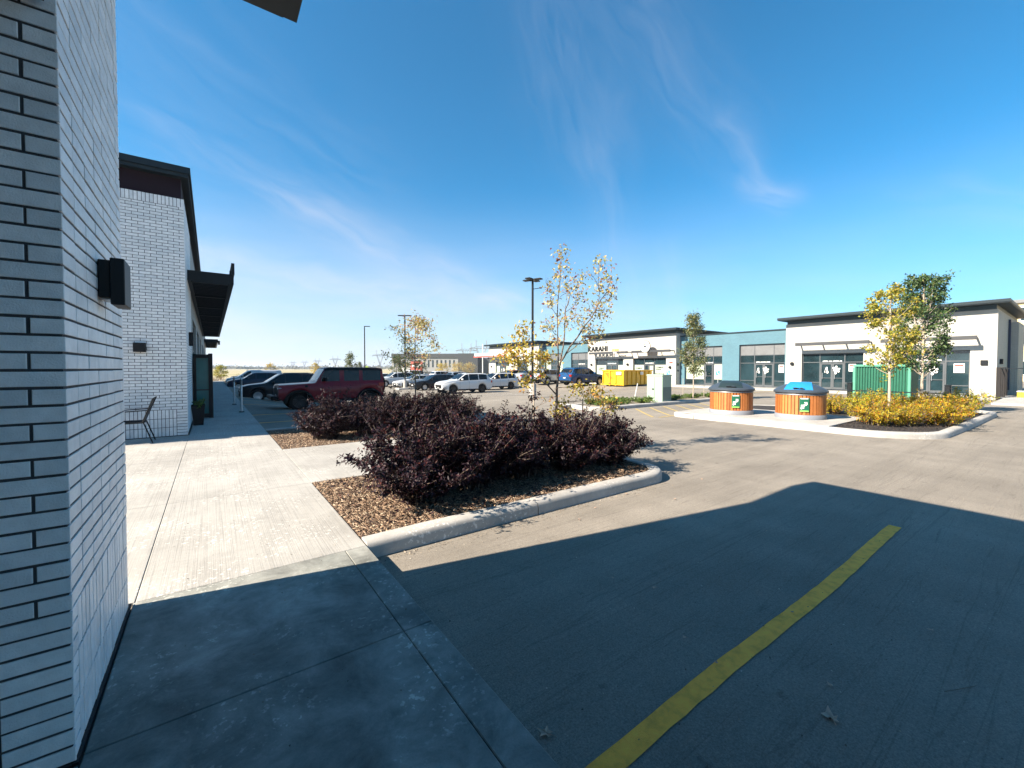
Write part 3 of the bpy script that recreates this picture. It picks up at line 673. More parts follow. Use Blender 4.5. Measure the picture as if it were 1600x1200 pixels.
def awning(y0, y1, z=3.38, n=3):
    b = MB(); b.cbox(XF - .86, XF - .72, y0, y1, z - .11, z + .11, .01)
    for i in range(n + 1):
        y = y0 + .05 + (y1 - y0 - .16) * i / n; b.box(XF - .72, XF - .02, y, y + .07, z - .05, z + .05)
    return RE(b.build('awning', M_AWN, er))
awning(8.3, 12.5); awning(3.62, 7.74); aw = awning(27.6, 32.9, 3.30, 3); awning(22.7, 27.05, 3.30, 3); awning(44.2, 54, 3.2, 5)
# shop sign
text_obj('sign_lettering', 'KARAHI', .74, M_DARK, wall_text_M(XF - .92, 32.95, 3.5), aw, depth=.10, offset=.022, space=1.12)
text_obj('sign_lettering', 'POINT', .30, M_GOLD, wall_text_M(XF - .92, 29.45, 3.45), aw, depth=.06, offset=.012)
text_obj('sign_lettering', 'GRILL', .20, M_WHITE, wall_text_M(XF - .93, 29.35, 3.22), aw, depth=.04, offset=.006)
em = RE(MB().lathe([(.54, -.01), (.60, -.01), (.60, .07), (.54, .07)], (XF - .95, 25.36, 3.78), 28, 'x').build('emblem_rim', M_GREYM, er, smooth=40))
em = RE(MB().lathe([(0, 0), (.54, 0), (.56, .02), (.56, .08)], (XF - .95, 25.36, 3.78), 28, 'x').build('emblem_sign', M_WHITE, er, smooth=40))
MB().prism([(25.36 + .17 * cos(t), 3.86 + .15 * sin(t)) for t in np.linspace(-pi, 0, 9)], XF - .968, XF - .954, 'x').build('bowl_mark', M_DARKM, em)
MB().prism([(25.36 - .1, 3.93), (25.36 + .1, 3.93), (25.42, 4.05), (25.36, 4.2), (25.29, 4.05)], XF - .968, XF - .954, 'x').build('flame_mark', M_GOLD, em)
text_obj('lettering', 'KARAHI', .16, M_RED, wall_text_M(XF - .96, 25.68, 3.52), em, depth=.006, offset=.003)
MB().box(XF - .86, XF - .0, 25.33, 25.39, 3.55, 3.61).build('bracket', M_DARKM, em)
RE(MB().box(XF - .03, XF - .002, 22.85, 23.35, 2.05, 2.35).build('alarm_sign', M_WHITE, er)); RE(MB().box(XF - .036, XF - .031, 22.9, 23.3, 2.1, 2.3).build('alarm_lettering', M_RED, er))
for y, z, xx in ((12.97, 2.0, XF), (7.75, 2.0, XF), (33.25, 2.05, XF), (28.15, 2.05, XF), (23.2, 1.75, XF), (48.6, 1.9, XF), (54.2, 1.9, XF)):
    o = RE(MB().lathe([(0, -.14), (.10, -.14), (.12, -.12), (.12, 0)], (xx, y, z), 14, 'x').build('wall_lamp', M_DARK, er, smooth=40))
RE(MB().cbox(XF - .1, XF, 3.28, 3.55, 1.85, 2.12, .01).build('wall_lamp', M_DARK, er)); RE(MB().cbox(XF + 1.2, XF + 1.4, 2.82, 2.95, 1.9, 2.2, .01).build('wall_lamp', M_DARK, er))
RE(MB().cbox(XF - .06, XF, 23.35, 23.55, .9, 1.05, .01).cbox(XF + .2, XF + .35, 22.5, 22.61, 1.9, 2.15, .01).cbox(XF + .25, XF + .35, 22.52, 22.61, 1.35, 1.5, .01).build('meter_box', M_DARKM, er))

# red / white shop canopy on the far end
RE(MB().box(XF - 1.3, XF - 1.2, 49, 57.5, 3.35, 3.55).build('red_fascia', M_RED, er)); RE(MB().box(XF - 1.32, XF - 1.19, 49.5, 57.2, 3.56, 3.95).build('fascia_sign', mat('pale_blue_sign', (.55, .66, .78), .4, var=.2, vscale=5), er))

# ------------------------------------------------------------------ street furniture
lp = thing('lamp_post', 'tall black car park light with four heads on a concrete footing', 'lamp post', (15.7, 19.6, GZ(15.7, 19.6)), group='car park lights')
MB().lathe([(0, .86), (.21, .86), (.225, .84), (.225, -.2)], n=24).build('concrete_footing', M_KERB, lp, smooth=40)
MB().lathe([(.16, .86), (.16, .90), (.07, .91)], n=18).lathe([(.075, .9), (.065, 7.15), (.0, 7.16)], n=14).build('pole', M_DARK, lp, smooth=40)
for a in (20, 110, 200, 290):
    b = MB(); Mx = Matrix.Rotation(radians(a), 4, 'Z')
    vs = MB().cbox(.16, .62, -.17, .17, 7.06, 7.13, .02); b.add([Mx @ Vector(p) for p in vs.v], vs.f); b.box(.0, .2, -.04, .04, 7.02, 7.1, Mx); b.build('lamp_head', M_DARK, lp)
MB().tube([(.06, 0, 6.55), (.42, -.25, 6.62)], .02, 6).cbox(.36, .46, -.32, -.2, 6.58, 6.66, .01).build('sensor', M_DARK, lp)
l2 = thing('lamp_post', 'distant black light post with two heads behind the white cars', 'lamp post', (17.3, 44.0, GZ(17.3, 44)), group='car park lights')
MB().lathe([(0, .86), (.22, .86), (.225, -.2)], n=20).build('concrete_footing', M_KERB, l2, smooth=40); MB().lathe([(.08, .8), (.07, 8.0), (0, 8.01)], n=12).build('pole', M_DARK, l2, smooth=40)
for s in (-1, 1): MB().box(min(s * .05, s * .72), max(s * .05, s * .72), -.16, .16, 7.93, 8.02, Matrix.Rotation(radians(-30), 4, 'Z')).build('lamp_head', M_DARK, l2)
l3 = thing('lamp_post', 'farthest dark light post with a single head above the red car', 'lamp post', (20.0, 68, -.6), group='car park lights')
MB().lathe([(0, .8), (.22, .8), (.225, -.2)], n=16).build('concrete_footing', M_KERB, l3); MB().lathe([(.1, .7), (.08, 9.0), (0, 9.01)], n=10).build('pole', M_DARK, l3, smooth=40)
MB().box(.05, .85, -.16, .16, 8.9, 9.0, Matrix.Rotation(radians(-30), 4, 'Z')).build('lamp_head', M_DARK, l3)

M_SLAT = mat('orange_brown_slat', (.36, .125, .03), .5, island=[(0, (.27, .085, .02)), (.5, (.36, .125, .032)), (1, (.44, .165, .045))], var=.12, vscale=9)
M_LID = mat('slate_plastic_lid', (.042, .055, .072), .42, bump=.1, bscale=60)
M_LIDB = mat('blue_plastic_flap', (.02, .21, .55), .35); M_LIDD = mat('dark_green_flap', (.018, .030, .030), .38)
M_SGN = mat('green_sign_face', (.008, .10, .055), .4); M_SKIRT = mat('grey_plastic_skirt', (.20, .215, .245), .5, var=.06)
def semi_bin(label, x, y, flapm, rz, R=.66):
    t = thing('waste_container', label, 'bin', (x, y, .155), 0, 'semi-underground waste containers'); t.scale = (1, 1, .90)
    MB().lathe([(R + .005, 0), (R + .005, .13), (R - .02, .16), (R - .04, .16)], n=48).build('base_ring', M_SKIRT, t, smooth=40)
    b = MB(); n = 44
    for k in range(n):
        a0 = 2 * pi * k / n + .006; a1 = 2 * pi * (k + 1) / n - .028; c0, c1 = (cos(a0), sin(a0)), (cos(a1), sin(a1)); r2 = R - .012; r1 = R - .045
        v = [(r1 * c0[0], r1 * c0[1]), (r2 * c0[0], r2 * c0[1]), (r2 * c1[0], r2 * c1[1]), (r1 * c1[0], r1 * c1[1])]
        b.prism(v, .155, .80)
    b.build('slat_cladding', M_SLAT, t); MB().lathe([(R - .035, .12), (R - .035, .85)], n=48).build('inner_wall', mat('dark_brown_backing', (.10, .035, .012), .8), t)
    MB().lathe([(R - .03, .80), (R + .0, .80), (R + .0, .83), (R - .03, .87)], n=48).build('top_band', M_GREYM, t, smooth=40)
    lid = MB().lathe([(R + .02, .86), (R + .045, .88), (R + .045, .93), (R + .01, .965), (R - .10, 1.045), (R - .25, 1.125), (R - .42, 1.18), (.12, 1.205), (0, 1.208)], n=48).build('lid', M_LID, t, smooth=35)
    # raised flap panel facing the road
    b = MB(); rr = [(R - .01, .985), (R - .12, 1.06), (R - .26, 1.145), (R - .42, 1.20), (.04, 1.225)]; vs = []; hw = .36
    for i, (r, z) in enumerate(rr):
        for s in (-1, -.5, 0, .5, 1):
            ww = hw * (1 - .07 * i) * s; px = -math.sqrt(max(r * r - ww * ww * .9, .001)); vs.append((px, ww, z))
    top = [(v[0], v[1], v[2]) for v in vs]; bot = [(v[0] + .0, v[1], v[2] - .045) for v in vs]; nn = len(vs)
    fs = [(i * 5 + k, i * 5 + k + 1, (i + 1) * 5 + k + 1, (i + 1) * 5 + k) for i in range(4) for k in range(4)]
    edge = [0, 1, 2, 3, 4, 9, 14, 19, 24, 23, 22, 21, 20, 15, 10, 5]
    fs += [(edge[i], edge[(i + 1) % 16], nn + edge[(i + 1) % 16], nn + edge[i]) for i in range(16)]
    fl = b.add(top + bot, fs).build('flap', flapm, t, smooth=40); fl.rotation_euler = (0, 0, rz)
    h = MB().cbox(-R + .0, -R + .06, -.16, .06, 1.005, 1.03, .008).cbox(-R + .0, -R + .09, -.02, .12, 1.01, 1.04, .008).build('handle', M_DARK, fl)
    for a in (60, 125, 180, 235, 300):
        Mx = Matrix.Rotation(radians(a), 4, 'Z'); 
    sg = MB()
    def arcplate(b, r, a0, a1, z0, z1, n=6):
        vs = []
        for i in range(n + 1):
            a = radians(a0 + (a1 - a0) * i / n)
            for z in (z0, z1): vs.append((r * cos(a), r * sin(a), z)); vs.append(((r - .01) * cos(a), (r - .01) * sin(a), z))
        fs = []
        for i in range(n):
            o = i * 4; fs += [(o, o + 4, o + 6, o + 2), (o + 1, o + 3, o + 7, o + 5), (o + 2, o + 6, o + 7, o + 3), (o, o + 1, o + 5, o + 4)]
        fs += [(0, 2, 3, 1), (n * 4, n * 4 + 1, n * 4 + 3, n * 4 + 2)]
        return b.add(vs, fs)
    c = 180 + math.degrees(rz) + 14
    sg = arcplate(MB(), R + .01, c - 10.5, c + 10.5, .27, .72).build('sign', M_SGN, t)
    mk = MB(); arcplate(mk, R + .016, c - 8, c + 8, .68, .715)
    for (a, z, da, dz) in ((4, .56, 2.2, .05), (2, .50, 3.0, .05), (-1, .47, 2.5, .05), (-4, .45, 3.0, .09), (-6, .38, 1.6, .06), (-2, .40, 1.6, .06), (5, .52, 1.5, .04), (1, .57, 1.2, .03)):
        arcplate(mk, R + .016, c + a - da, c + a + da, z - dz / 2, z + dz / 2, 2)
    mk.build('symbol', M_WHITE, sg); arcplate(MB(), R + .016, c - 9, c + 9, .27, .31).build('text_strip', mat('lime_strip', (.25, .55, .12), .5), sg)
    return t
semi_bin('round wood-slatted waste container with the dark lid flap', 14.25, 7.05, M_LIDD, radians(24))
semi_bin('round wood-slatted waste container with the bright blue lid flap', 14.65, 5.15, M_LIDB, radians(14))

# green transformer box
tb = thing('transformer_box', 'pale green electrical cabinet in the planted island', 'cabinet', (17.0, 11.75, .1))
M_PGR = mat('pale_green_enamel', (.27, .36, .29), .45, var=.07, vscale=2)
b = MB(); b.cbox(-.35, .35, -.42, .42, 0, 1.22, .015).cbox(-.37, .37, -.44, .44, 1.20, 1.28, .02); b.build('cabinet', M_PGR, tb)
b = MB(); b.box(-.357, -.352, -.004, .004, .08, 1.16).build('seam', M_DARKM, tb); MB().cbox(-.38, -.352, .03, .12, .58, .63, .006).build('latch', M_DARK, tb)
MB().box(-.3, .34, -.425, -.422, .1, .7).build('vent_panel', mat('green_grille', (.12, .17, .15), .6), tb)
MB().cbox(-.45, .45, -.5, .5, -.1, .03, .02).build('concrete_plinth', M_KERB, tb)

# roll-off skip
sk = thing('skip', 'bright yellow steel roll-off skip in front of the shops', 'skip', (0, 0, 0))
M_SKY = mat('yellow_enamel', (.66, .36, .010), .42, var=.10, vscale=3)
SKW, SKL, SKH = 2.35, 4.5, 1.45
b = MB(); b.add([(0, 0, .12), (SKL, 0, .12), (SKL, SKW, .12), (0, SKW, .12), (0, 0, SKH), (SKL, 0, SKH), (SKL, SKW, SKH), (0, SKW, SKH),
    (.08, .08, .2), (SKL - .08, .08, .2), (SKL - .08, SKW - .08, .2), (.08, SKW - .08, .2), (.08, .08, SKH), (SKL - .08, .08, SKH), (SKL - .08, SKW - .08, SKH), (.08, SKW - .08, SKH)],
    [(0, 3, 2, 1), (0, 1, 5, 4), (1, 2, 6, 5), (2, 3, 7, 6), (3, 0, 4, 7), (8, 9, 10, 11), (8, 12, 13, 9), (9, 13, 14, 10), (10, 14, 15, 11), (11, 15, 12, 8), (4, 5, 13, 12), (5, 6, 14, 13), (6, 7, 15, 14), (7, 4, 12, 15)])
b.build('body', M_SKY, sk)
for i in range(6):
    xx = .5 + i * (SKL - 1.0) / 5; MB().cbox(xx - .05, xx + .05, -.08, -.002, .14, SKH - .06, .015).build('rib', M_SKY, sk)
MB().cbox(-.05, SKL + .05, -.09, .0, SKH - .06, SKH + .04, .02).cbox(-.05, SKL + .05, SKW, SKW + .09, SKH - .06, SKH + .04, .02).cbox(-.09, 0, -.09, SKW + .09, SKH - .06, SKH + .04, .02).build('rim', M_SKY, sk)
b = MB()
for y in (.0, .85, 1.5, SKW - .1): b.cbox(-.10, -.002, y, y + .1, .05, SKH - .06, .015)
b.cbox(-.09, -.001, .1, SKW - .1, .1, .2, .01)
b.build('door_frame', M_SKY, sk)
b = MB()
for k in range(3): b.tube([(-.06, SKW - .25 - k * .16, SKH - .2), (-.06, SKW - .75 - k * .16 + .35 - .35, SKH - .75)], .03, 5)
b.build('brace', mat('dull_yellow_steel', (.22, .12, .02), .6), sk)  # braces in a duller, browner yellow than the body
MB().box(-.112, -.103, .25, .8, 1.05, 1.32).box(2.4, 2.9, -.096, -.083, 1.05, 1.32).build('label_plate', M_WHITE, sk)
MB().box(.1, SKL - .1, .3, .45, 0, .12).box(.1, SKL - .1, SKW - .45, SKW - .3, 0, .12).build('skid', M_DARKM, sk)
sk.location = (30.1, 24.4, GZ(30.1, 24.5) + .03); sk.rotation_euler = (0, 0, radians(4))

# green slatted container
gc = thing('garbage_enclosure', 'dark green corrugated steel container with a pale green rim', 'container', (28.2, 5.1, .02))
M_GRN = mat('green_enamel', (.006, .095, .055), .45, var=.12); M_GRL = mat('light_green_rim', (.07, .27, .18), .45, var=.06)
MB().box(0, 1.7, .1, 2.25, .1, 1.72).build('body', M_GRN, gc)
b = MB()
for i in range(19): y = .16 + i * 2.03 / 18; b.cbox(-.06, -.001, y - .03, y + .03, .12, 1.7, .01)
for i in range(9): x = .1 + i * 1.5 / 8; b.cbox(x - .04, x + .04, .04, .099, .12, 1.7, .01)
b.build('rib', M_GRN, gc); MB().cbox(-.1, 1.8, .02, 2.33, 1.72, 1.84, .02).cbox(-.1, .0, 2.21, 2.33, .0, 1.71, .02).cbox(-.1, .0, .02, .14, .0, 1.71, .02).build('rim', M_GRL, gc)

# low post and rail barrier by the container
for i, (x, y) in enumerate(((24.6, 6.6), (24.6, 3.35))):
    t = thing('barrier_post', ['black barrier post beside the blue-lidded bin', 'black barrier post at the right end behind the orange shrubs'][i], 'bollard', (x, y, 0), group='barrier posts')
    MB().cbox(-.09, .09, -.09, .09, 0, .95, .02).build('post', M_DARK, t); MB().cbox(-.1, .1, -.1, .1, .95, .99, .01).build('cap', M_DARKM, t)
tag(MB().tube([(24.5, 7.6, .62), (24.5, 3.0, .62)], .025, 6).build('barrier_rail', M_DARKM), 'thin dark horizontal rail between the black barrier posts', 'rail')

# fence at the right edge
fn = thing('fence', 'chain-link fence with dark wooden posts at the right edge', 'fence', (33.2, 2.7, 0))
M_POST = mat('weathered_dark_timber', (.010, .008, .008), .8, var=.3, vscale=8, streaky=(8, 8, .6))
for (x, y) in ((0, 0), (1.3, -.05), (3.0, 0)): MB().cbox(x - .07, x + .08, y - .08, y + .08, 0, 1.72, .01).build('post', M_POST, fn)
for y in (-2.6, -5.2, -7.8): MB().lathe([(0, 1.72), (.03, 1.72), (.03, 0)], (0, y, 0), 8).build('post', M_GALV, fn)
MB().tube([(0, 0, 1.68), (3, 0, 1.68)], .02, 6).tube([(0, 0, 1.66), (0, -8, 1.66)], .02, 6).build('rail', M_DARKM, fn)
b = MB()
for k in range(7):
    x = .2 + k * .4; b.tube([(x, 0, .05), (x + .01, 0, 1.66)], .006, 3, False)
for k in range(60):
    y = -k * .13; b.tube([(0, y, .05), (0, y - .01, 1.64)], .0035, 3, False)
b.build('wire_mesh', M_DARKM, fn)
MB().add([(33.4, 2.9, .02), (46, 2.4, .02), (46, -12, .02), (33.4, -12, .02)], [(0, 1, 2, 3)]).build('lawn', mat('lawn_ground', (.16, .17, .05), .95, var=.4, vscale=3, bump=.8, bscale=30), kind='structure')
MB().box(28.8, 33.3, -12, 2.55, -.2, .10).build('pavement', M_KERB, kind='structure')
# small stored things behind the fence
for nm, lab, cat, x, y, col, s in (('storage_box', 'small yellow crate on the grass behind the fence', 'crate', 35.0, 1.85, (.65, .45, .03), (.3, .32, .38)), ('storage_box', 'dark red crate on the grass next to the yellow one', 'crate', 35.6, 1.35, (.16, .02, .03), (.3, .3, .4))):
    t = thing(nm, lab, cat, (x, y, .02)); a, c, h = s
    b = MB(); b.cbox(-a, a, -c, c, 0, h, .03); b.build('body', mat(nm + '_paint', col, .5, var=.1), t); MB().cbox(-a - .02, a + .02, -c - .02, c + .02, h, h + .06, .02).build('lid', M_WHITE if col[1] > .3 else M_DARKM, t)
wb = thing('wheelbarrow', 'dark wheelbarrow tipped up behind the chain-link fence', 'wheelbarrow', (36.4, 1.1, .02), 2.2)
MB().add([(-.3, -.3, .35), (.3, -.3, .35), (.3, .3, .35), (-.3, .3, .35), (-.45, -.4, .7), (.5, -.4, .7), (.5, .4, .7), (-.45, .4, .7)], [(0, 1, 5, 4), (1, 2, 6, 5), (2, 3, 7, 6), (3, 0, 4, 7), (0, 3, 2, 1)]).build('tray', mat('barrow_tray', (.06, .09, .14), .5), wb)
for s in (-1, 1): MB().tube([(-.6, 0, .2), (0, s * .28, .36), (.9, s * .32, .62)], .02, 6).build('handle', M_GALV, wb)
MB().lathe([(.0, -.04), (.2, -.04), (.2, .04), (0, .04)], (-.6, 0, .2), 16, 'y').build('wheel', M_RUB, wb)

# parking signs and stake
M_SBLUE = mat('blue_sign', (.05, .30, .62), .4)
def park_sign(label, x, y, h=1.5):
    t = thing('parking_sign', label, 'sign', (x, y, .1), group='blue accessible parking signs')
    MB().lathe([(0, h + .1), (.025, h + .1), (.025, 0)], n=8).build('post', M_GALV, t)
    p = MB().cbox(-.04, -.026, -.17, .17, h - .30, h + .12, .004).build('panel', M_SBLUE, t)
    b = MB(); b.lathe([(0, -.008), (.05, -.008), (.05, 0)], (-.04, .03, h + .04), 10, 'x')
    b.tube([(-.044, .02, h), (-.044, .02, h - .14), (-.044, -.1, h - .15), (-.044, -.13, h - .26)], .018, 4)
    ring = [(-.044, .03 + .11 * cos(a), h - .19 + .11 * sin(a)) for a in np.linspace(1.9, 6.0, 12)]; b.tube(ring, .014, 4); b.build('symbol', M_WHITE, p)
park_sign('blue accessible parking sign standing in front of the blue wall pier', 33.2, 17.5, 1.25)
park_sign('blue accessible parking sign by the white wall corner', 33.2, 22.0, 1.25)
st = thing('marker_stake', 'thin white stake leaning over in the low green shrubs', 'stake', (16.0, 12.4, .1))
MB().tube([(0, 0, 0), (.14, -.1, .85)], .022, 6).build('rod', M_WHITE, st); MB().tube([(.115, -.085, .70), (.142, -.102, .86)], .024, 6).build('tip', M_GALV, st)
for lab, x, y, h in (('thin timber stake standing left of the young green tree', 19.7, 12.2, 1.05), ('thin timber stake standing right of the young green tree', 20.9, 11.75, 1.05),
                     ('pale stake rising from the purple shrubs left of the sparse tree', 5.15, 6.4, 1.3), ('dark stake rising from the purple shrubs right of the sparse tree', 5.85, 5.75, 1.15)):
    t = tag(MB().tube([(0, 0, 0), (.01, 0, h * .6), (.015, .01, h)], [.016, .015, .012], 6).build('tree_stake', M_BARKP, loc=(x, y, .1)), lab, 'stake', 'tree stakes')

# ------------------------------------------------------------------ cars
def paint(name, col, metal=.0, rough=.3): d = max(col) < .25; return mat(name, col, .35 if d else rough, 0 if d else metal, coat=.25 if d else .6, spec=.25 if d else .5)
M_PL = mat('black_plastic', (.005, .005, .006), .6, spec=.25); M_HL = mat('headlight_glass', (.45, .48, .5), .08, .3); M_TL = mat('tail_light', (.35, .01, .01), .15); M_CHR = mat('chrome', (.6, .6, .62), .15, 1)
def wheel_mesh(R, w, rimm, rim_r=.66, spokes=5):
    t = MB().lathe([(R * rim_r, -w / 2), (R * .93, -w / 2), (R, -w * .36), (R, w * .36), (R * .93, w / 2), (R * rim_r, w / 2), (R * rim_r, -w / 2)], n=26, axis='y')
    r = MB(); ri = R * rim_r; r.lathe([(ri, -w / 2 - .004), (ri * .93, -w / 2 - .004), (ri * .9, -w * .2), (0, -w * .15)], n=26, axis='y')
    for k in range(spokes):
        a = 2 * pi * k / spokes; Mx = Matrix.Rotation(a, 4, 'Y'); r.add([Mx @ Vector(p) for p in ((-.05, -w / 2 + .02, 0), (.05, -w / 2 + .02, 0), (.028, -w / 2, ri * .93), (-.028, -w / 2, ri * .93), (-.05, -w * .12, 0), (.05, -w * .12, 0), (.03, -w * .12, ri * .93), (-.03, -w * .12, ri * .93))], [(0, 1, 2, 3), (0, 3, 7, 4), (1, 5, 6, 2), (0, 4, 5, 1)])
    return t, r
def car(name, label, cat, loc, rz, L, Wd, top, belt, pm, R=.36, fw=.92, rw=None, sill=.24, tumble=.27, panes=(), ws=None, rwin=None, rimm=None, group='cars in the car park',
        noser=.16, rack=False, roofm=None, clad=True, taper=.13, extra=None, spokes=5, sm=19):
    rimm = rimm or M_RIM; rw = rw or L - .98
    t = thing(name, label, cat, loc, rz, group)
    tx = np.array([p[0] for p in top]); tz = np.array([p[1] for p in top])
    xsd = np.linspace(0, L, 400); zz = np.interp(xsd, tx, tz); k = np.hanning(sm); k /= k.sum(); zs_ = np.convolve(np.pad(zz, sm // 2, mode='edge'), k, 'valid')
    zt = lambda x: float(np.interp(x, xsd, zs_))
    bx = [p[0] for p in belt]; bz = [p[1] for p in belt]
    bel = lambda x: min(float(np.interp(x, bx, bz)), zt(x) - .015)
    def wb(x):
        w = Wd / 2
        if x < .8: w *= 1 - taper * ((.8 - x) / .8) ** 2.2
        if x > L - .7: w *= 1 - taper * .75 * ((x - L + .7) / .7) ** 2.2
        return w
    RA = R + .055
    def zb(x):
        z = sill + (.10 * ((.5 - x) / .5) ** 2 if x < .5 else 0) + (.14 * ((x - L + .5) / .5) ** 2 if x > L - .5 else 0)
        for cx in (fw, rw):
            d = abs(x - cx)
            if d < RA: z = max(z, R + sqrt(RA * RA - d * d))
        return z
    st = sorted(set([0, .02, .06, .12, .2, .3] + [L - v for v in (0, .02, .06, .12, .2)] + list(np.linspace(.4, L - .3, 34)) + [c + RA * s for c in (fw, rw) for s in np.cos(np.linspace(0, pi, 15))] + [p[0] for p in top]))
    ring = []; m = 19
    for x in st:
        x = float(min(max(x, 0), L)); T = zt(x); B_ = min(zb(x), T - .1); be = bel(x); w = wb(x); h = T - be; lo = min(B_ + .08, be - .03)
        hw = w - .05 - tumble * h
        half = [(w - .10, B_), (w - .012, lo), (w, max(lo + .005, B_ + (be - B_) * .55)), (w - .012, be - .05 if be - .05 > lo + .01 else lo + .01), (w - .05, be), (w - .05 - tumble * h * .5, be + h * .5), (w - .05 - tumble * h * .9, be + h * .9), (hw - .06, T), (hw * .5, T + .018)]
        pts = [(x, -y, z) for y, z in half] + [(x, 0, T + .022)] + [(x, y, z) for y, z in reversed(half)]
        ring.append(pts)
    b = MB(); vs = [p for r in ring for p in r]; n = len(ring)
    fs = [(i * m + k, i * m + k + 1, (i + 1) * m + k + 1, (i + 1) * m + k) for i in range(n - 1) for k in range(m - 1)]
    fs += [tuple(range(m)), tuple((n - 1) * m + k for k in range(m))[::-1]]
    body = b.add(vs, fs).build('body', pm, t, smooth=38)
    ub = MB().box(.25, L - .25, -Wd / 2 + .2, Wd / 2 - .2, sill - .02, .75)
    for cx in (fw, rw): ub.box(cx - RA, cx + RA, -Wd / 2 + .13, Wd / 2 - .13, sill + .1, R + RA - .03)
    ub.build('underbody', M_PL, t)
    sy = lambda x, z: wb(x) - .05 - tumble * (z - bel(x))
    for (a, c, lo, hi) in panes:
        for sgn in (-1, 1):
            b = MB(); N = 12; vs = []
            for i in range(N + 1):
                x = a + (c - a) * i / N; z0 = bel(x) + lo; z1 = max(z0 + .001, min(zt(x) - hi, bel(x) + (zt(x) - bel(x)) * .88))
                for j in range(4): z = z0 + (z1 - z0) * j / 3; vs.append((x, sgn * (sy(x, z) + .006), z))
            b.add(vs, [(i * 4 + j, i * 4 + j + 1, i * 4 + j + 5, i * 4 + j + 4) for i in range(N) for j in range(3)]).build('side_window', M_CARGLASS, t)
    for nm, rg in (('windscreen', ws), ('rear_window', rwin)):
        if not rg: continue
        b = MB(); N = 8; vs = []
        for i in range(N + 1):
            x = rg[0] + (rg[1] - rg[0]) * i / N; hw = wb(x) - .05 - tumble * (zt(x) - bel(x)) - .07
            for j in range(9): q = -1 + j / 4; vs.append((x, q * hw, zt(x) + .022 * (1 - abs(q)) + .008))
        b.add(vs, [(i * 9 + j, i * 9 + j + 1, i * 9 + j + 10, i * 9 + j + 9) for i in range(N) for j in range(8)]).build(nm, M_CARGLASS, t, smooth=60)
    tm, rm = wheel_mesh(R, .235, rimm, spokes=spokes)
    w0 = None
    for cx in (fw, rw):
        for s in (-1, 1):
            if w0 is None: w0 = tm.build('wheel', M_RUB, t, smooth=35); r0 = rm.build('rim', rimm, w0, smooth=35); o = w0
            else:
                o = w0.copy(); COL.objects.link(o); q = r0.copy(); COL.objects.link(q); q.parent = o; o.parent = t
            o.location = (cx, s * (Wd / 2 - .125), R)
            if s > 0: o.rotation_euler = (0, 0, pi)
    zb_ = zt(.05); hz = zb_ - .17
    for s in (-1, 1):
        y0, y1 = sorted((s * (wb(.1) - .38), s * (wb(.1) - .03))); MB().cbox(-.012, .26, y0, y1, hz - .05, hz + .07, .03).build('headlight', M_HL, t)
        zr = bel(L - .25) - .16; y0, y1 = sorted((s * (wb(L - .1) - .26), s * (wb(L - .1) + .004))); MB().cbox(L - .24, L + .012, y0, y1, zr - .09, zr + .12, .02).build('tail_light', M_TL, t)
        mx = (ws[0] + .32) if ws else L * .3; zm = bel(mx) + .07; y0, y1 = sorted((s * (wb(mx) - .06), s * (wb(mx) + .17)))
        MB().cbox(mx - .05, mx + .09, y0, y1, zm, zm + .15, .03).build('wing_mirror', pm if not roofm else M_PL, t)
        if panes:
            for (a, c, _, _) in panes[:2]:
                xh = c - .17; y = s * (wb(xh) - .008); y0, y1 = sorted((y - s * .01, y + s * .025)); MB().cbox(xh - .1, xh + .1, y0, y1, bel(xh) - .15, bel(xh) - .12, .008).build('door_handle', pm, t)
    # shut lines, cladding, bumpers
    b = MB()
    cuts = sorted({round(panes[0][0] + .02, 2)} | {round(p[1] + .03, 2) for p in panes[:2]}) if panes else []
    for xc in cuts:
        for s in (-1, 1):
            y0, y1 = sorted((s * (wb(xc) - .02), s * (wb(xc) + .0015))); b.box(xc - .004, xc + .004, y0, y1, max(sill + .1, zb(xc) + .02), bel(xc) - .05)
    if b.v: b.build('shut_line', M_PL, t)
    if clad:
        b = MB()
        for s in (-1, 1):
            y0, y1 = sorted((s * (Wd / 2 - .06), s * (Wd / 2 + .006))); b.cbox(fw + RA + .01, rw - RA - .01, y0, y1, sill - .01, sill + .12, .02)
        b.cbox(.02, .3, -wb(.1) + .06, wb(.1) - .06, sill + .05, sill + .20, .03).cbox(L - .28, L + .015, -wb(L - .1) + .06, wb(L - .1) - .06, sill + .12, sill + .28, .03); b.build('lower_trim', M_PL, t)
    gz = zb_ - .12; MB().cbox(-.008, .1, -wb(.0) * .66, wb(.0) * .66, gz - .34, gz + .02, .03).build('grille', M_PL, t)
    MB().cbox(-.02, .0, -.16, .16, sill + .19, sill + .30, .004).cbox(L, L + .014, -.16, .16, .72, .83, .004).build('number_plate', M_WHITE, t)
    if rack:
        b = MB(); xr0, xr1 = ws[1] + .15, L - .7; hw = wb(2) - .05 - tumble * (zt(2.5) - bel(2.5)) - .1
        for s in (-1, 1): b.tube([(xr0, s * hw, zt(xr0) + .01), (xr0 + .12, s * hw, zt(xr0) + .06), (xr1 - .12, s * hw, zt(xr1) + .06), (xr1, s * hw, zt(xr1) + .01)], .014, 6)
        b.build('roof_rail', M_PL, t)
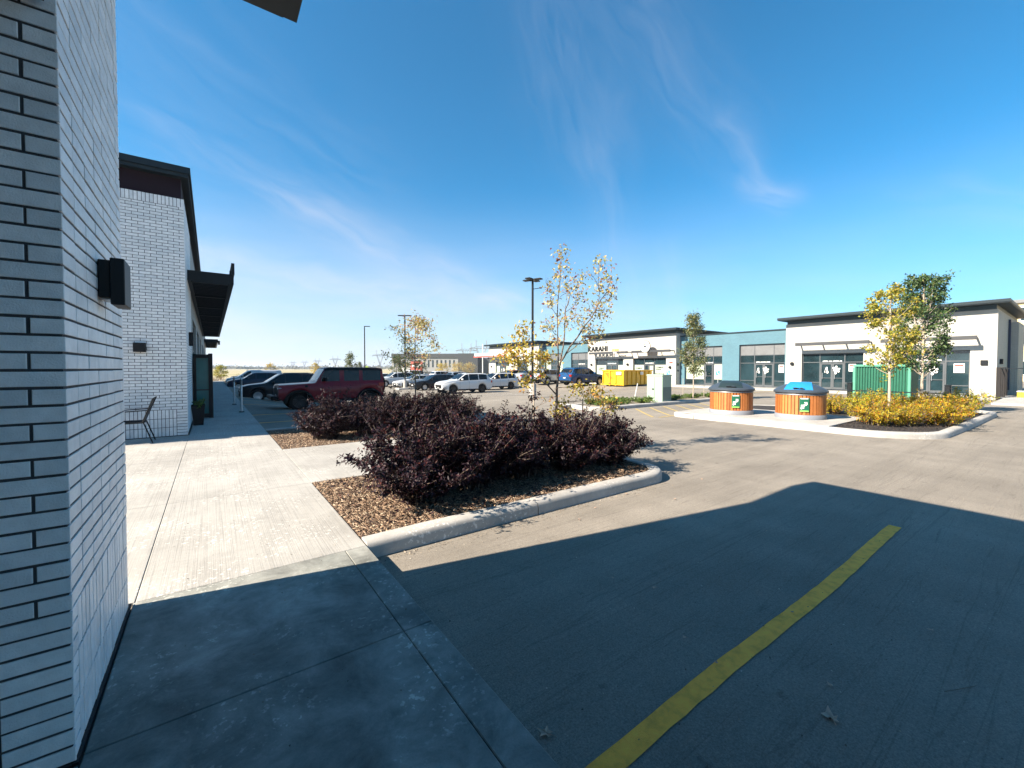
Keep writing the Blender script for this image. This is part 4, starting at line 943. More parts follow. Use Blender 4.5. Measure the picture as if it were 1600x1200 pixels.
    if roofm:
        b = MB(); vs = []; X0, X1, sk_ = roofm[1]; N = 14
        for i in range(N + 1):
            x = X0 + (X1 - X0) * i / N; T = zt(x); be = bel(x); h = T - be; w = wb(x)
            half = [(w - .05 - tumble * h * sk_ + .012, be + h * sk_), (w - .05 - tumble * h * .9 + .012, be + h * .9 + .004), (w - .05 - tumble * h - .05, T + .012), (0, T + .034)]
            vs += [(x, -y, z) for y, z in half] + [(x, y, z) for y, z in reversed(half[:-1])]
        b.add(vs, [(i * 7 + k, i * 7 + k + 1, (i + 1) * 7 + k + 1, (i + 1) * 7 + k) for i in range(N) for k in range(6)] + [tuple(range(7)), tuple(N * 7 + k for k in range(7))[::-1]]).build('hard_top', roofm[0], t, smooth=40)
    if extra: extra(t, zt, wb, bel)
    return t
P_WH = paint('white_car_paint', (.52, .53, .54)); P_BK = paint('black_car_paint', (.008, .008, .010)); P_NV = paint('navy_car_paint', (.010, .018, .04), .3)
P_RD = paint('dark_red_car_paint', (.21, .004, .012), .1); P_BL = paint('blue_car_paint', (.008, .050, .14), .3); P_SV = paint('silver_car_paint', (.42, .44, .46), .6); P_MR = paint('maroon_car_paint', (.08, .015, .02), .2)
SUV_TOP = [(0, .78), (.08, .93), (.5, 1.04), (1.25, 1.12), (1.42, 1.16), (2.18, 1.66), (2.6, 1.72), (3.9, 1.72), (4.45, 1.66), (4.75, 1.2), (4.9, .98), (4.95, .78)]
SUV_BELT = [(0, .78), (1.2, 1.04), (2.0, 1.08), (4.2, 1.14), (4.95, 1.1)]
def scale_prof(p, L, H, L0=4.95, H0=1.72): return [(x * L / L0, z * H / H0) for x, z in p]
def suv(label, loc, rz, pm, L=4.95, H=1.75, **k):
    s = L / 4.95
    pn = [(1.55 * s, 2.47 * s, .02, .07), (2.54 * s, 3.47 * s, .02, .07), (3.54 * s, 4.38 * s, .03, .08)]
    kw = dict(R=.38 * (H / 1.75), fw=.95 * s, rw=3.86 * s, panes=pn, ws=(1.44 * s, 2.22 * s), rwin=(4.5 * s, 4.72 * s), rack=True, sill=.27); kw.update(k)
    return car('parked_suv', label, 'car', loc, rz, L, 1.93, scale_prof(SUV_TOP, L, H), scale_prof(SUV_BELT, L, H), pm, **kw)
def at(x, y, dz=0): return (x, y, GZ(x + 2.4, y) + dz)
SED_TOP = [(0, .62), (.1, .72), (.6, .83), (1.2, .92), (1.35, .95), (2.25, 1.40), (2.7, 1.45), (3.2, 1.43), (4.1, 1.10), (4.6, 1.02), (4.68, .8), (4.7, .7)]
SED_BELT = [(0, .6), (1.2, .88), (2, .93), (3.8, 1.0), (4.7, .98)]
def sedan(label, loc, rz, pm, **k):
    kw = dict(R=.34, fw=.88, rw=3.75, panes=[(1.5, 2.5, .04, .07), (2.6, 3.55, .04, .07)], ws=(1.38, 2.3), rwin=(3.3, 4.05), sill=.18, clad=False); kw.update(k)
    return car('parked_car', label, 'car', loc, rz, 4.7, 1.85, SED_TOP, SED_BELT, pm, **kw)
# dark red off-roader
def jeep_extra(t, zt, wb, bel):
    for cx in (.78, 3.73):
        for s in (-1, 1):
            b = MB(); vs = []; y0, y1 = s * (.88 - .05), s * (.88 + .13); n = 10
            for i in range(n + 1):
                a = pi * i / n; r0, r1 = .47, .56
                for (r, yy) in ((r0, y0), (r1, y0), (r1 - .02, y1), (r0, y1)): vs.append((cx + r * 1.08 * cos(a), yy, .36 + min(r * sin(a), .46 + (r - r0))))
            b.add(vs, [(i * 4 + k, i * 4 + (k + 1) % 4, (i + 1) * 4 + (k + 1) % 4, (i + 1) * 4 + k) for i in range(n) for k in range(4)] + [(0, 1, 2, 3), tuple(n * 4 + k for k in (3, 2, 1, 0))]).build('wheel_arch_flare', M_PL, t, smooth=30)
    MB().cbox(-.28, -.06, -.85, .85, .50, .68, .04).cbox(-.1, .06, -.6, .6, .46, .6, .02).build('front_bumper', M_PL, t)
    MB().cbox(4.36, 4.52, -.8, .8, .48, .64, .03).build('rear_bumper', M_PL, t)
    sp = MB().lathe([(.26, 4.42), (.38, 4.42), (.42, 4.47), (.42, 4.63), (.38, 4.67), (.26, 4.66), (0, 4.62)], (0, .05, 1.05), 28, 'x').build('spare_wheel', M_RUB, t, smooth=35)
    for s in (-1, 1):
        y0, y1 = sorted((s * .80, s * .93)); MB().cbox(1.2, 4.0, y0, y1, .38, .46, .02).build('side_step', M_PL, t)
        MB().cbox(1.0, 1.12, *sorted((s * .80, s * .875)), .98, 1.1, .01).build('bonnet_latch', M_PL, t)
car('off_roader', 'dark red boxy off-road vehicle with a black hard top and spare wheel', 'car', (2.25, 19.6 + .9, GZ(4, 20) - .02), 0, 4.4, 1.76,
    [(0, 1.04), (.04, 1.12), (.6, 1.15), (1.40, 1.19), (1.44, 1.22), (1.80, 1.80), (1.9, 1.85), (4.3, 1.84), (4.38, 1.80), (4.4, 1.25)], [(0, 1.0), (1.3, 1.14), (1.5, 1.20), (4.4, 1.22)], P_RD,
    R=.41, fw=.78, rw=3.73, sill=.42, tumble=.10, panes=[(1.66, 2.42, .05, .10), (2.62, 3.28, .05, .10), (3.44, 4.28, .05, .10)], ws=(1.46, 1.79), noser=.1, taper=.03, sm=3, roofm=(M_PL, (1.80, 4.37, .82)), clad=False, extra=jeep_extra, rimm=M_RIMB, group='cars parked by the left pavement')
suv('black sport utility vehicle with silver wheels beyond the red off-roader', (1.35, 30.2, GZ(3, 30) + .0), 0, P_BK, 4.75, 1.70, group='cars parked by the left pavement', spokes=7)
suv('small navy car parked in front of the white ladder van', (1.15, 46.2, GZ(3, 46)), 0, P_NV, 4.4, 1.62, rack=False, group='cars parked by the left pavement')
def van_extra(t, zt, wb, bel):
    b = MB()
    for x in (1.9, 3.0, 4.2): b.tube([(x, -.7, zt(x)), (x, -.7, zt(x) + .14), (x, .7, zt(x) + .14), (x, .7, zt(x))], .02, 6)
    b.build('roof_rack', M_GALV, t)
    b = MB()
    for y in (-.35, .05): b.box(.9, 4.6, y, y + .05, 2.02, 2.1)
    for k in range(13): b.box(1.0 + k * .28, 1.03 + k * .28, -.3, .05, 2.04, 2.07)
    b.build('ladder', M_GALV, t)
car('parked_van', 'white work van with a ladder on its roof rack', 'van', (1.2, 52.2, GZ(3, 52)), 0, 5.1, 1.95, [(0, .8), (.1, .98), (.9, 1.12), (1.05, 1.16), (1.9, 1.76), (2.2, 1.84), (4.9, 1.84), (5.05, 1.7), (5.1, .9)],
    [(0, .8), (1.2, 1.08), (5.1, 1.18)], P_WH, R=.35, fw=.95, rw=4.1, panes=[(1.3, 2.2, .05, .1)], ws=(1.1, 1.9), tumble=.16, extra=van_extra, group='cars parked by the left pavement')
suv('white sport utility vehicle with black wheels and a wide grille, nearest in the middle row', at(16.0, 33.0), 0, P_WH, 4.98, 1.76, rimm=M_RIMB)
suv('white people carrier directly behind the nearest white vehicle', at(21.6, 36.3), 0, P_WH, 4.95, 1.72, rimm=M_RIMB)
suv('black low car between the white vehicles in the middle row', at(16.2, 39.3), 0, P_BK, 4.7, 1.55, rack=False)
sedan('white smooth electric saloon with black wheels in the middle row', at(16.5, 45.0), 0, P_WH, rimm=M_RIMB)
suv('white sport utility vehicle farthest left in the middle row', at(15.7, 49.3), 0, P_WH, 4.8, 1.70)
suv('blue sport utility vehicle parked by the yellow skip', (32.55, 29.6, GZ(30, 29)), pi, P_BL, 4.9, 1.74, group='cars parked by the shops')
sedan('silver saloon parked nose-in to the shop row behind the light post', (33.0, 38.2, -.02), pi, P_SV, group='cars parked by the shops')
suv('pale silver hatchback just left of the blue vehicle', (32.6, 34.6, -.02), pi, P_SV, 4.5, 1.55, rack=False, group='cars parked by the shops')
sedan('maroon car half hidden beside the light post footing', (33.0, 41.6, -.02), pi, P_MR, group='cars parked by the shops')
suv('white crossover parked far off before the charcoal building', (33.6, 62.5, -.5), pi, P_WH, 4.7, 1.68, rack=False, group='distant cars')
suv('white van-like car at the far left of the distant row', (31.5, 68, -.5), pi, P_WH, 4.8, 1.80, rack=False, group='distant cars')
suv('silver crossover at the right of the distant row', (33.5, 56.5, -.5), pi, P_SV, 4.6, 1.60, rack=False, group='distant cars')
sedan('dark car standing far off beyond the end of the pavement', (3, 96, -.7), 0, P_BK, group='distant cars')
sedan('white car far off to the right of the red vehicle', (16.5, 57.5, -.5), 0, P_WH, group='distant cars')
suv('dark car far off beyond the spare wheel', (16, 63.5, -.5), 0, P_NV, 4.6, 1.6, rack=False, group='distant cars')

# ------------------------------------------------------------------ far buildings
db = thing('office_building', 'long two-storey grey office with a row of narrow windows', 'building', (70, 158, -.7))
u = Vector((.81, -.586, 0)); v = Vector((.586, .81, 0)); M3 = Matrix(((u.x, v.x, 0, 0), (u.y, v.y, 0, 0), (0, 0, 1, 0), (0, 0, 0, 1)))
def obx(b, x0, x1, y0, y1, z0, z1): return b.box(x0, x1, y0, y1, z0, z1, M3)
M_LG = mat('light_grey_cladding', (.30, .30, .30), .6, var=.06, vscale=.5); M_CH = mat('charcoal_cladding', (.055, .06, .065), .55, var=.1)
obx(MB(), -13, 14, 0, 20, 0, 6.6).build('wall', M_LG, db); obx(MB(), 14, 22, -.5, 20, 0, 8.3).build('wing', M_CH, db); obx(MB(), 22.01, 36, 2, 20, 0, 6.6).build('wing', M_CH, db)
obx(MB(), -13, 13.99, -.4, 20, 6.61, 8.2).build('roof_band', M_CH, db); obx(MB(), -13, 13.99, -.6, -.02, 0, .9).build('plinth', M_CH, db)
for k in range(15): obx(MB(), -12.1 + k * 1.72, -12.1 + k * 1.72 + .62, -.06, -.01, 2.7, 5.6).build('window', M_GLASS, db)
tag(MB().lathe([(0, 11), (.14, 11), (.2, 0)], (79.5, 128, -.7), 8).build('flag_pole', M_WHITE), 'thin white pole standing before the grey office', 'pole')
yb = thing('apartment_building', 'pale yellow block with square windows beyond the fence', 'building', (82, 1.5, -.7))
M_YB = mat('cream_stucco', (.62, .50, .27), .8, var=.06, vscale=.3)
MB().box(0, 14, -30, 4.9, 0, 10.5).build('wall', M_YB, yb); MB().box(-.3, 14.2, -30.2, 5.1, 10.5, 10.9).build('roof', M_GREYM, yb)
for y in (-3, 1.2):
    for z in (1.5, 5.2, 8.2):
        f = MB().box(-.08, -.005, y, y + 2.4, z, z + 1.8).build('window', M_WHITE, yb); MB().box(-.1, -.082, y + .1, y + 1.12, z + .1, z + 1.7).box(-.1, -.082, y + 1.28, y + 2.3, z + .1, z + 1.7).build('pane', M_GLASS, f)
rs = thing('site_board', 'red and white hoarding board behind the yellow tree', 'sign', (39, 92, -.7), radians(-36))
MB().box(-1.4, 1.4, -.05, .05, .9, 3.9).build('panel', mat('faded_red_board', (.48, .12, .09), .6, var=.15, vscale=2), rs); MB().box(-4.5, -1.6, -.05, .05, .9, 2.4).build('panel', M_WHITE, rs)
for x in (-4.3, -1.5, 1.3): MB().box(x - .06, x + .06, .06, .16, 0, 3.6).build('post', M_GALV, rs)
MB().box(-1.1, 1.1, -.07, -.055, 2.6, 3.2).build('lettering', M_WHITE, rs)
ys_ = thing('warning_sign', 'small yellow-green diamond road sign far across the field', 'sign', (27.5, 92, -.7), radians(-20))
MB().prism([(0, 1.9), (.5, 2.4), (0, 2.9), (-.5, 2.4)], -.03, .0, 'y').build('panel', mat('fluorescent_yellow_green', (.55, .75, .03), .5), ys_); MB().box(-.04, .04, .005, .06, 0, 2.5).build('post', M_GALV, ys_)
# pylons
def pylon(label, px_az, d, H=44, W_=1.0):
    x, y = d * sin(px_az), d * cos(px_az); t = thing('pylon', label, 'pylon', (x, y, -.7), -px_az * .9, 'power line pylons')
    r = .50 * max(1, d / 800); b = MB(); w = H
    for s in (-1, 1):
        b.tube([(s * .02 * w, 0, 0), (s * .04 * w, 0, .30 * w), (s * .17 * w, 0, .72 * w), (s * .17 * w, 0, .98 * w)], r, 4)
        b.tube([(s * .01 * w, .3, .0), (s * .02 * w, 0, .38 * w), (s * .13 * w, 0, .70 * w)], r * .7, 4)
        for k in range(5): z0 = .34 + k * .075; xx = .05 + k * .028; b.tube([(s * xx * w, 0, z0 * w), (s * (xx - .03) * w, 0, (z0 + .05) * w)], r * .5, 3)
    b.build('tower', M_PYL, t)
    b = MB(); b.tube([(-.40 * w, 0, .70 * w), (.40 * w, 0, .70 * w)], r, 4).tube([(-.40 * w, 0, .70 * w), (-.17 * w, 0, .76 * w), (.17 * w, 0, .76 * w), (.40 * w, 0, .70 * w)], r * .7, 4)
    for k in range(8): x0 = -.35 + k * .1; b.tube([(x0 * w, 0, .70 * w), ((x0 + .05) * w, 0, .745 * w)], r * .5, 3)
    b.build('cross_arm', M_PYL, t)
    b = MB()
    for xx in (-.36, -.02, .02, .36): b.tube([(xx * w, 0, .70 * w), (xx * w + (.03 * w if abs(xx) < .1 else 0) * (1 if xx > 0 else -1), 0, .62 * w)], r * .6, 3)
    b.build('insulator', M_PYL, t)
M_PYL = mat('galvanised_lattice', (.20, .21, .23), .6, .3)
px2az = lambda px: YAW + atan2(px - 800, 650)
for lab, px, d in (('left one of the two big pylons above the grey office', 729, 690), ('right and taller of the two big pylons above the grey office', 752, 610), ('pylon rising just left of the two-headed light post', 594, 1000),
                   ('pylon seen just left of the small dark green tree', 524, 1500), ('pylon seen right above the red vehicle roof, left of the previous', 496, 1900), ('pylon between the distant yellow trees', 476, 2300), ('farthest faint pylon over the black vehicle', 458, 2500)):
    pylon(lab, px2az(px), d)

# ------------------------------------------------------------------ vegetation
def leaf_quads(P, D, N_, size, curl=.35, asp=.55):
    """P positions, D leaf directions, N_ normals (arrays n x 3): folded pointed leaves, each its own island"""
    n = len(P); D = D / np.maximum(np.linalg.norm(D, axis=1, keepdims=True), 1e-6); Sd = np.cross(D, N_); Sd /= np.maximum(np.linalg.norm(Sd, axis=1, keepdims=True), 1e-6); Nn = np.cross(Sd, D)
    sz = size[:, None]; base = P; tip = P + D * sz - Nn * sz * curl * .4; mid = P + D * sz * .5
    l = mid - Sd * sz * asp * .5 + Nn * sz * curl * .35; r = mid + Sd * sz * asp * .5 + Nn * sz * curl * .35
    V = np.stack([base, r, tip, l, ], 1).reshape(-1, 3)
    return V
def build_leaves(name, V, m, parent=None, loc=None):
    n = len(V) // 4; me = bpy.data.meshes.new(name)
    me.vertices.add(n * 4); me.vertices.foreach_set('co', V.astype(np.float32).ravel())
    # two triangles folded along the midrib
    idx = np.arange(n)[:, None] * 4 + np.array([0, 1, 2, 0, 2, 3])[None]; me.loops.add(n * 6); me.loops.foreach_set('vertex_index', idx.ravel().astype(np.int32))
    me.polygons.add(n * 2); me.polygons.foreach_set('loop_start', np.arange(n * 2, dtype=np.int32) * 3); me.polygons.foreach_set('loop_total', np.full(n * 2, 3, dtype=np.int32))
    me.update(calc_edges=True); me.validate(); me.materials.append(m)
    o = bpy.data.objects.new(name, me); COL.objects.link(o)
    if parent is not None: o.parent = parent
    if loc is not None: o.location = loc
    return o
def rnd_dirs(n, rng, up=0.0):
    d = rng.normal(size=(n, 3)); d[:, 2] += up; return d / np.linalg.norm(d, axis=1, keepdims=True)

def shrub_parts(seed, h, rad, stems, leaves, lsize, lean=(0, 0), wild=6, lowcut=.12, twigs=5):
    rng = np.random.default_rng(seed); b = MB(); paths = []
    for i in range(stems):
        a = rng.uniform(0, 2 * pi); rr = rad * sqrt(rng.uniform(.02, 1)); hh = h * (1 - .45 * (rr / rad) ** 2) * rng.uniform(.66, 1.06)
        if i < wild: hh *= rng.uniform(1.08, 1.34)
        p0 = Vector((.12 * cos(a) * rr / rad * 2, .12 * sin(a) * rr / rad * 2, 0)); p3 = Vector((rr * cos(a) + lean[0] * hh, rr * sin(a) + lean[1] * hh, hh))
        p1 = Vector((p3.x * .25, p3.y * .25, hh * .35)); p2 = Vector((p3.x * .72, p3.y * .72, hh * .68)); pts = []
        for k in range(8):
            t = k / 7; q = p0 * (1 - t) ** 3 + p1 * 3 * t * (1 - t) ** 2 + p2 * 3 * t * t * (1 - t) + p3 * t ** 3
            q += Vector(rng.normal(size=3)) * .012; pts.append(q)
        b.tube(pts, [.008 - .0055 * k / 7 for k in range(8)], 4, False); paths.append((pts, 1.0))
        for _ in range(twigs):
            k = int(rng.integers(2, 7)); s = pts[k]; d = Vector(rng.normal(size=3)); d.z = abs(d.z) * .6 + .25; d += Vector((p3.x, p3.y, 0)) * .5; d.normalize(); L = rng.uniform(.12, .30) * h
            tp = [s + d * L * j / 3 + Vector(rng.normal(size=3)) * .008 for j in range(4)]; b.tube(tp, [.003, .0025, .002, .0012], 3, False); paths.append((tp, .8))
    wts = np.array([sum((p[i + 1] - p[i]).length for i in range(len(p) - 1)) for p, w in paths]); wts /= wts.sum()
    pick = rng.choice(len(paths), size=leaves, p=wts); P = np.zeros((leaves, 3)); T = np.zeros((leaves, 3))
    for j, pi_ in enumerate(pick):
        pts, w = paths[pi_]; m_ = len(pts) - 1; t = (rng.uniform(.02, 1) ** .8) * m_; i = min(int(t), m_ - 1); f = t - i
        q = pts[i].lerp(pts[i + 1], f); P[j] = q; dd = pts[i + 1] - pts[i]; T[j] = dd.normalized() if dd.length > 1e-6 else (0, 0, 1)
    P += rng.normal(size=P.shape) * .012; keep = P[:, 2] > lowcut * h * rng.uniform(.3, 1.3, leaves); P, T = P[keep], T[keep]; n = len(P)
    rd = rng.normal(size=(n, 3)); rd -= T * (rd * T).sum(1, keepdims=True); rd /= np.linalg.norm(rd, axis=1, keepdims=True)
    D = rd * .9 + T * .55; D[:, 2] -= .25; N_ = T * .7 + rng.normal(size=(n, 3)) * .35; N_[:, 2] += .55
    V = leaf_quads(P + rd * .004, D, N_, rng.uniform(.6, 1.15, n) * lsize)
    return b, V
M_PURP = leaf_mat('purple_leaves', [(0, (.008, .004, .009)), (.4, (.016, .007, .013)), (.78, (.026, .009, .014)), (.94, (.050, .012, .013)), (1, (.075, .020, .014))], .5, .10, .22)
M_ORNG = leaf_mat('autumn_shrub_leaves', [(0, (.20, .24, .015)), (.35, (.42, .35, .02)), (.68, (.52, .35, .015)), (.9, (.52, .21, .012)), (1, (.40, .09, .01))], .5, .4)
M_YGRN = leaf_mat('yellow_green_shrub_leaves', [(0, (.12, .17, .015)), (.4, (.30, .31, .02)), (.75, (.50, .38, .02)), (1, (.52, .26, .015))], .5, .3)
M_JUN = leaf_mat('low_green_leaves', [(0, (.03, .07, .01)), (.5, (.08, .15, .02)), (1, (.20, .26, .05))], .5, .25)
purple = []
for sd, h, rad, ln in ((11, 1.02, .92, (-.10, -.06)), (12, 1.0, .80, (.04, -.03)), (13, .98, .72, (.1, .02))):
    t = thing('purple_shrub', 'x', 'shrub'); b, V = shrub_parts(sd, h, rad, 72, 13000, .050, ln, 15, .02, 6)
    b.build('stems', M_BARK, t); build_leaves('foliage', V, M_PURP, t); purple.append(t)
spots = [(2, 2.55, 5.45, 5.0, .92, 'purple shrub behind the one nearest the pavement, leaning over the walkway'), (0, 1.98, 4.62, 0, 1.0, 'large dark purple shrub nearest the pavement in the front bed'), (1, 2.75, 4.72, .6, 1.06, 'second purple shrub from the pavement in the front bed'),
         (2, 3.65, 4.78, 1.9, 1.08, 'purple shrub in the middle of the front bed'), (0, 4.45, 4.68, 2.6, .92, 'purple shrub just left of the tall sparse tree'),
         (1, 5.0, 5.2, 4.0, .86, 'purple shrub at the foot of the tall sparse tree'), (2, 5.2, 4.55, .3, .90, 'purple shrub with long shoots at the kerb tip of the front bed'), (1, 3.1, 5.6, 2.2, .85, 'purple shrub at the back of the front bed, by the walkway'),
         (2, 2.0, 9.8, .5, 1.0, 'leftmost purple shrub in the rear bed, hanging over the pavement'), (0, 2.9, 9.9, 3.3, .9, 'second purple shrub from the left in the rear bed'), (1, 3.7, 10.0, 1.1, 1.0, 'purple shrub in the middle of the rear bed'),
         (2, 4.6, 10.1, 2.4, 1.0, 'purple shrub under the small yellow tree of the rear bed'), (0, 5.4, 10.0, 4.4, .9, 'rightmost purple shrub in the rear bed'), (1, 2.6, 11.1, 5.2, .95, 'rear purple shrub in front of the red vehicle wheel'), (2, 4.2, 11.2, 3.6, 1.0, 'rear purple shrub below the red vehicle door'), (0, 5.5, 11.2, 1.6, .95, 'rear purple shrub by the spare wheel side')]
used = set()
for k, x, y, rz, s, lab in spots:
    if k not in used:
        r = purple[k]; used.add(k); r.location = (x, y, .1); r.rotation_euler = (0, 0, rz); r.scale = (s,) * 3; r['label'] = lab; r['group'] = 'purple shrubs in the kerbed beds'
    else: dup(purple[k], lab, (x, y, .1), rz, s, 'purple shrubs in the kerbed beds')
# autumn shrubs in the bin island
aut = []
for sd, m, h, rad in ((31, M_ORNG, .62, .62), (32, M_YGRN, .66, .60), (33, M_ORNG, .60, .66)):
    t = thing('autumn_shrub', 'x', 'shrub'); b, V = shrub_parts(sd, h, rad, 46, 5200, .040, (0, 0), 5, .05, 6)
    b.build('stems', M_BARK, t); build_leaves('foliage', V, m, t); aut.append(t)
sp = [(0, 14.75, 3.35, 0, 1.22, 'orange shrub nearest the round bins at the front of the island'), (2, 15.2, 2.85, 1, 1.09, 'small orange shrub in front of the yellow tree'), (1, 16.6, 4.1, 2, 1.34, 'yellow-green shrub beside the blue-lidded bin'),
      (0, 16.0, 2.35, 3, 1.28, 'orange shrub right of the tree at the front kerb'), (2, 17.6, 3.5, 4, 1.41, 'orange shrub just behind the yellow tree trunk'), (0, 17.2, 2.5, 5, 1.28, 'orange shrub in the middle of the front kerb row'),
      (1, 18.9, 4.3, .5, 1.41, 'yellow-green shrub before the green container'), (2, 18.8, 2.75, 1.5, 1.34, 'orange shrub below the dark green tree'), (0, 20.2, 3.2, 2.5, 1.28, 'orange shrub behind the others at the right'), (1, 20.6, 2.5, 3.5, 1.47, 'tall leggy yellow shrub at the right tip of the island'), (2, 17.3, 5.2, 4.5, 1.34, 'orange shrub behind the blue-lidded bin')]
used = set()
for k, x, y, rz, s, lab in sp:
    if k not in used: r = aut[k]; used.add(k); r.location = (x, y, .1); r.rotation_euler = (0, 0, rz); r.scale = (s,) * 3; r['label'] = lab; r['group'] = 'autumn shrubs in the bin island'
    else: dup(aut[k], lab, (x, y, .1), rz, s, 'autumn shrubs in the bin island')
# low green junipers
t = thing('low_shrub', 'x', 'shrub', group='low green shrubs in the cabinet island'); b, V = shrub_parts(41, .26, .62, 46, 3600, .05, (0, 0), 2, .0, 4); b.build('stems', M_BARK, t); build_leaves('foliage', V, M_JUN, t)
js = [(13.3, 12.3, 'low green shrub at the left tip of the cabinet island'), (14.1, 11.9, 'second low green shrub from the left tip of the island'), (15.0, 12.3, 'low green shrub left of the leaning stake'), (15.8, 11.8, 'low green shrub just left of the pale cabinet'), (14.5, 12.7, 'low green shrub at the back edge left of the stake'),
      (18.4, 12.0, 'low green shrub right of the pale cabinet'), (19.4, 12.3, 'low green shrub at the left foot of the young tree'), (20.6, 12.2, 'low green shrub at the right foot of the young tree'), (21.9, 12.1, 'low green shrub behind the dark-lidded bin')]
for i, (x, y, lab) in enumerate(js):
    if i == 0: t.location = (x, y, .1); t['label'] = lab
    else: dup(t, lab, (x, y, .1), i * 1.3, random.uniform(.85, 1.15))
# planter greenery
b, V = shrub_parts(5, .22, .2, 14, 300, .06); V[:, 2] += .48; build_leaves('foliage', V, M_JUN, pl)

# trees
def leaf_cluster(rng, c, r, n, size, droop=.3):
    P = np.array(c)[None] + rng.normal(size=(n, 3)) * np.array([r, r, r * .9]) * .5; D = rnd_dirs(n, rng); D[:, 2] -= droop
    return leaf_quads(P, D, rnd_dirs(n, rng, .6), rng.uniform(.7, 1.2, n) * size, .3, .6)
def wobble(pts, rng, amt, sub=3):
    out = []
    for a, c in zip(pts, pts[1:]):
        for k in range(sub): out.append(Vector(a).lerp(Vector(c), k / sub) + (Vector(rng.normal(size=3)) * amt if (k or out) else Vector((0, 0, 0))))
    out.append(Vector(pts[-1])); return out
def smooth_path(pts, it=1):
    for _ in range(it):
        q = [pts[0]]
        for a, c in zip(pts, pts[1:]): q += [a.lerp(c, .25), a.lerp(c, .75)]
        q.append(pts[-1]); pts = q
    return pts

# tall sparse tree: its leading limbs in metres (right, away, up) from the foot
RTV, AWV = tree_points_basis()
def loc3(r, a, z): return RTV * r + AWV * a + Vector((0, 0, z))
big = thing('sparse_tree', 'tall sparse tree with yellow and pinkish leaves in the front purple bed', 'tree', (5.42, 6.02, .1), group=None)
rng = np.random.default_rng(77); tr = MB(); LV = []; LV2 = []
k_ = .2333 * .01245
def pp(cx, cy, a=0.): return loc3((cx - 530) * k_, a, (1372 - cy) * k_)
limbs = [([(530, 1372, 0), (528, 1180, 0), (535, 1000, .02), (540, 880, 0), (556, 790, .03)], .030, .020),
    ([(540, 870, 0), (541, 680, -.1), (525, 500, -.16), (535, 370, -.2), (545, 200, -.15), (560, 75, -.1)], .014, .004),
    ([(556, 790, .03), (585, 640, .1), (590, 450, .18), (620, 360, .2), (680, 260, .26), (720, 180, .3)], .016, .004),
    ([(556, 790, .03), (640, 650, -.05), (700, 570, -.12), (760, 480, -.15), (800, 400, -.2), (850, 320, -.25), (875, 250, -.2)], .018, .004),
    ([(600, 730, .1), (680, 665, .2), (750, 580, .35), (840, 565, .4)], .010, .003),
    ([(770, 470, -.15), (790, 400, -.3), (785, 300, -.35), (730, 240, -.4)], .007, .003), ([(785, 320, -.3), (780, 230, -.4), (790, 180, -.4)], .006, .002),
    ([(590, 450, .18), (660, 400, .3), (700, 340, .4)], .006, .002), ([(530, 500, -.16), (480, 430, -.3), (475, 390, -.35)], .006, .002), ([(536, 370, -.2), (470, 330, -.35), (445, 290, -.4)], .005, .002),
    ([(535, 620, -.1), (490, 590, -.3), (450, 545, -.4)], .006, .002), ([(540, 700, 0), (510, 650, .2), (515, 620, .25)], .005, .002), ([(700, 570, -.1), (690, 500, .1), (650, 470, .2)], .006, .002),
    ([(640, 650, 0), (760, 640, .25), (800, 600, .3)], .006, .002), ([(545, 370, -.2), (590, 330, -.1), (600, 280, 0)], .005, .002), ([(800, 400, -.2), (850, 400, -.3), (865, 350, -.3)], .005, .002), ([(760, 480, -.1), (800, 440, .1), (850, 440, .1)], .005, .002),
    ([(535, 1020, 0), (480, 950, -.1), (420, 905, -.2), (330, 860, -.35), (260, 790, -.45), (220, 730, -.5)], .015, .004), ([(420, 905, -.2), (400, 800, -.1), (400, 740, 0)], .007, .003), ([(330, 860, -.35), (300, 760, -.4), (300, 660, -.4), (300, 580, -.4)], .008, .003),
    ([(260, 790, -.4), (180, 760, -.5)], .005, .002), ([(330, 860, -.3), (340, 770, -.2)], .005, .002), ([(480, 950, -.1), (440, 860, .1), (480, 760, .2)], .007, .003), ([(420, 905, -.2), (350, 930, -.3), (320, 910, -.35)], .004, .002),
    ([(530, 1060, 0), (640, 1055, .15), (740, 1060, .25), (850, 1050, .3)], .010, .003), ([(535, 960, 0), (620, 955, -.2), (700, 1000, -.3), (800, 1030, -.4), (870, 1090, -.4)], .009, .003), ([(700, 1000, -.3), (780, 960, -.3)], .005, .002), ([(530, 1100, 0), (590, 1120, -.15), (620, 1140, -.2)], .006, .002), ([(532, 1010, 0), (480, 1040, .1), (400, 1090, .2)], .007, .002), ([(550, 820, 0), (600, 850, .2), (640, 900, .3)], .005, .002)]
for pts, r0, r1 in limbs:
    P3 = smooth_path([pp(*p) for p in pts], 1); n = len(P3); P3 = [q + Vector(rng.normal(size=3)) * (.008 if 0 < i < n - 1 else 0) for i, q in enumerate(P3)]
    tr.tube(P3, [r0 + (r1 - r0) * i / (n - 1) for i in range(n)], 7 if r0 > .012 else 5, False)
    if r0 < .019:
        for _ in range(int(9 + n)):   # fine twigs
            i = int(rng.integers(n // 3, n)); s = P3[i]; d = Vector(rng.normal(size=3)); d.z += .5; d.normalize(); L = rng.uniform(.05, .2); mid = s + d * L * .5 + Vector(rng.normal(size=3)) * .01
            tr.tube([s, mid, s + d * L], [.0026, .002, .0012], 3, False)
            if rng.random() < .45: LV.append(leaf_cluster(rng, s + d * L, .05, 2, .052))
tr.build('trunk', M_BARK, big, smooth=60)
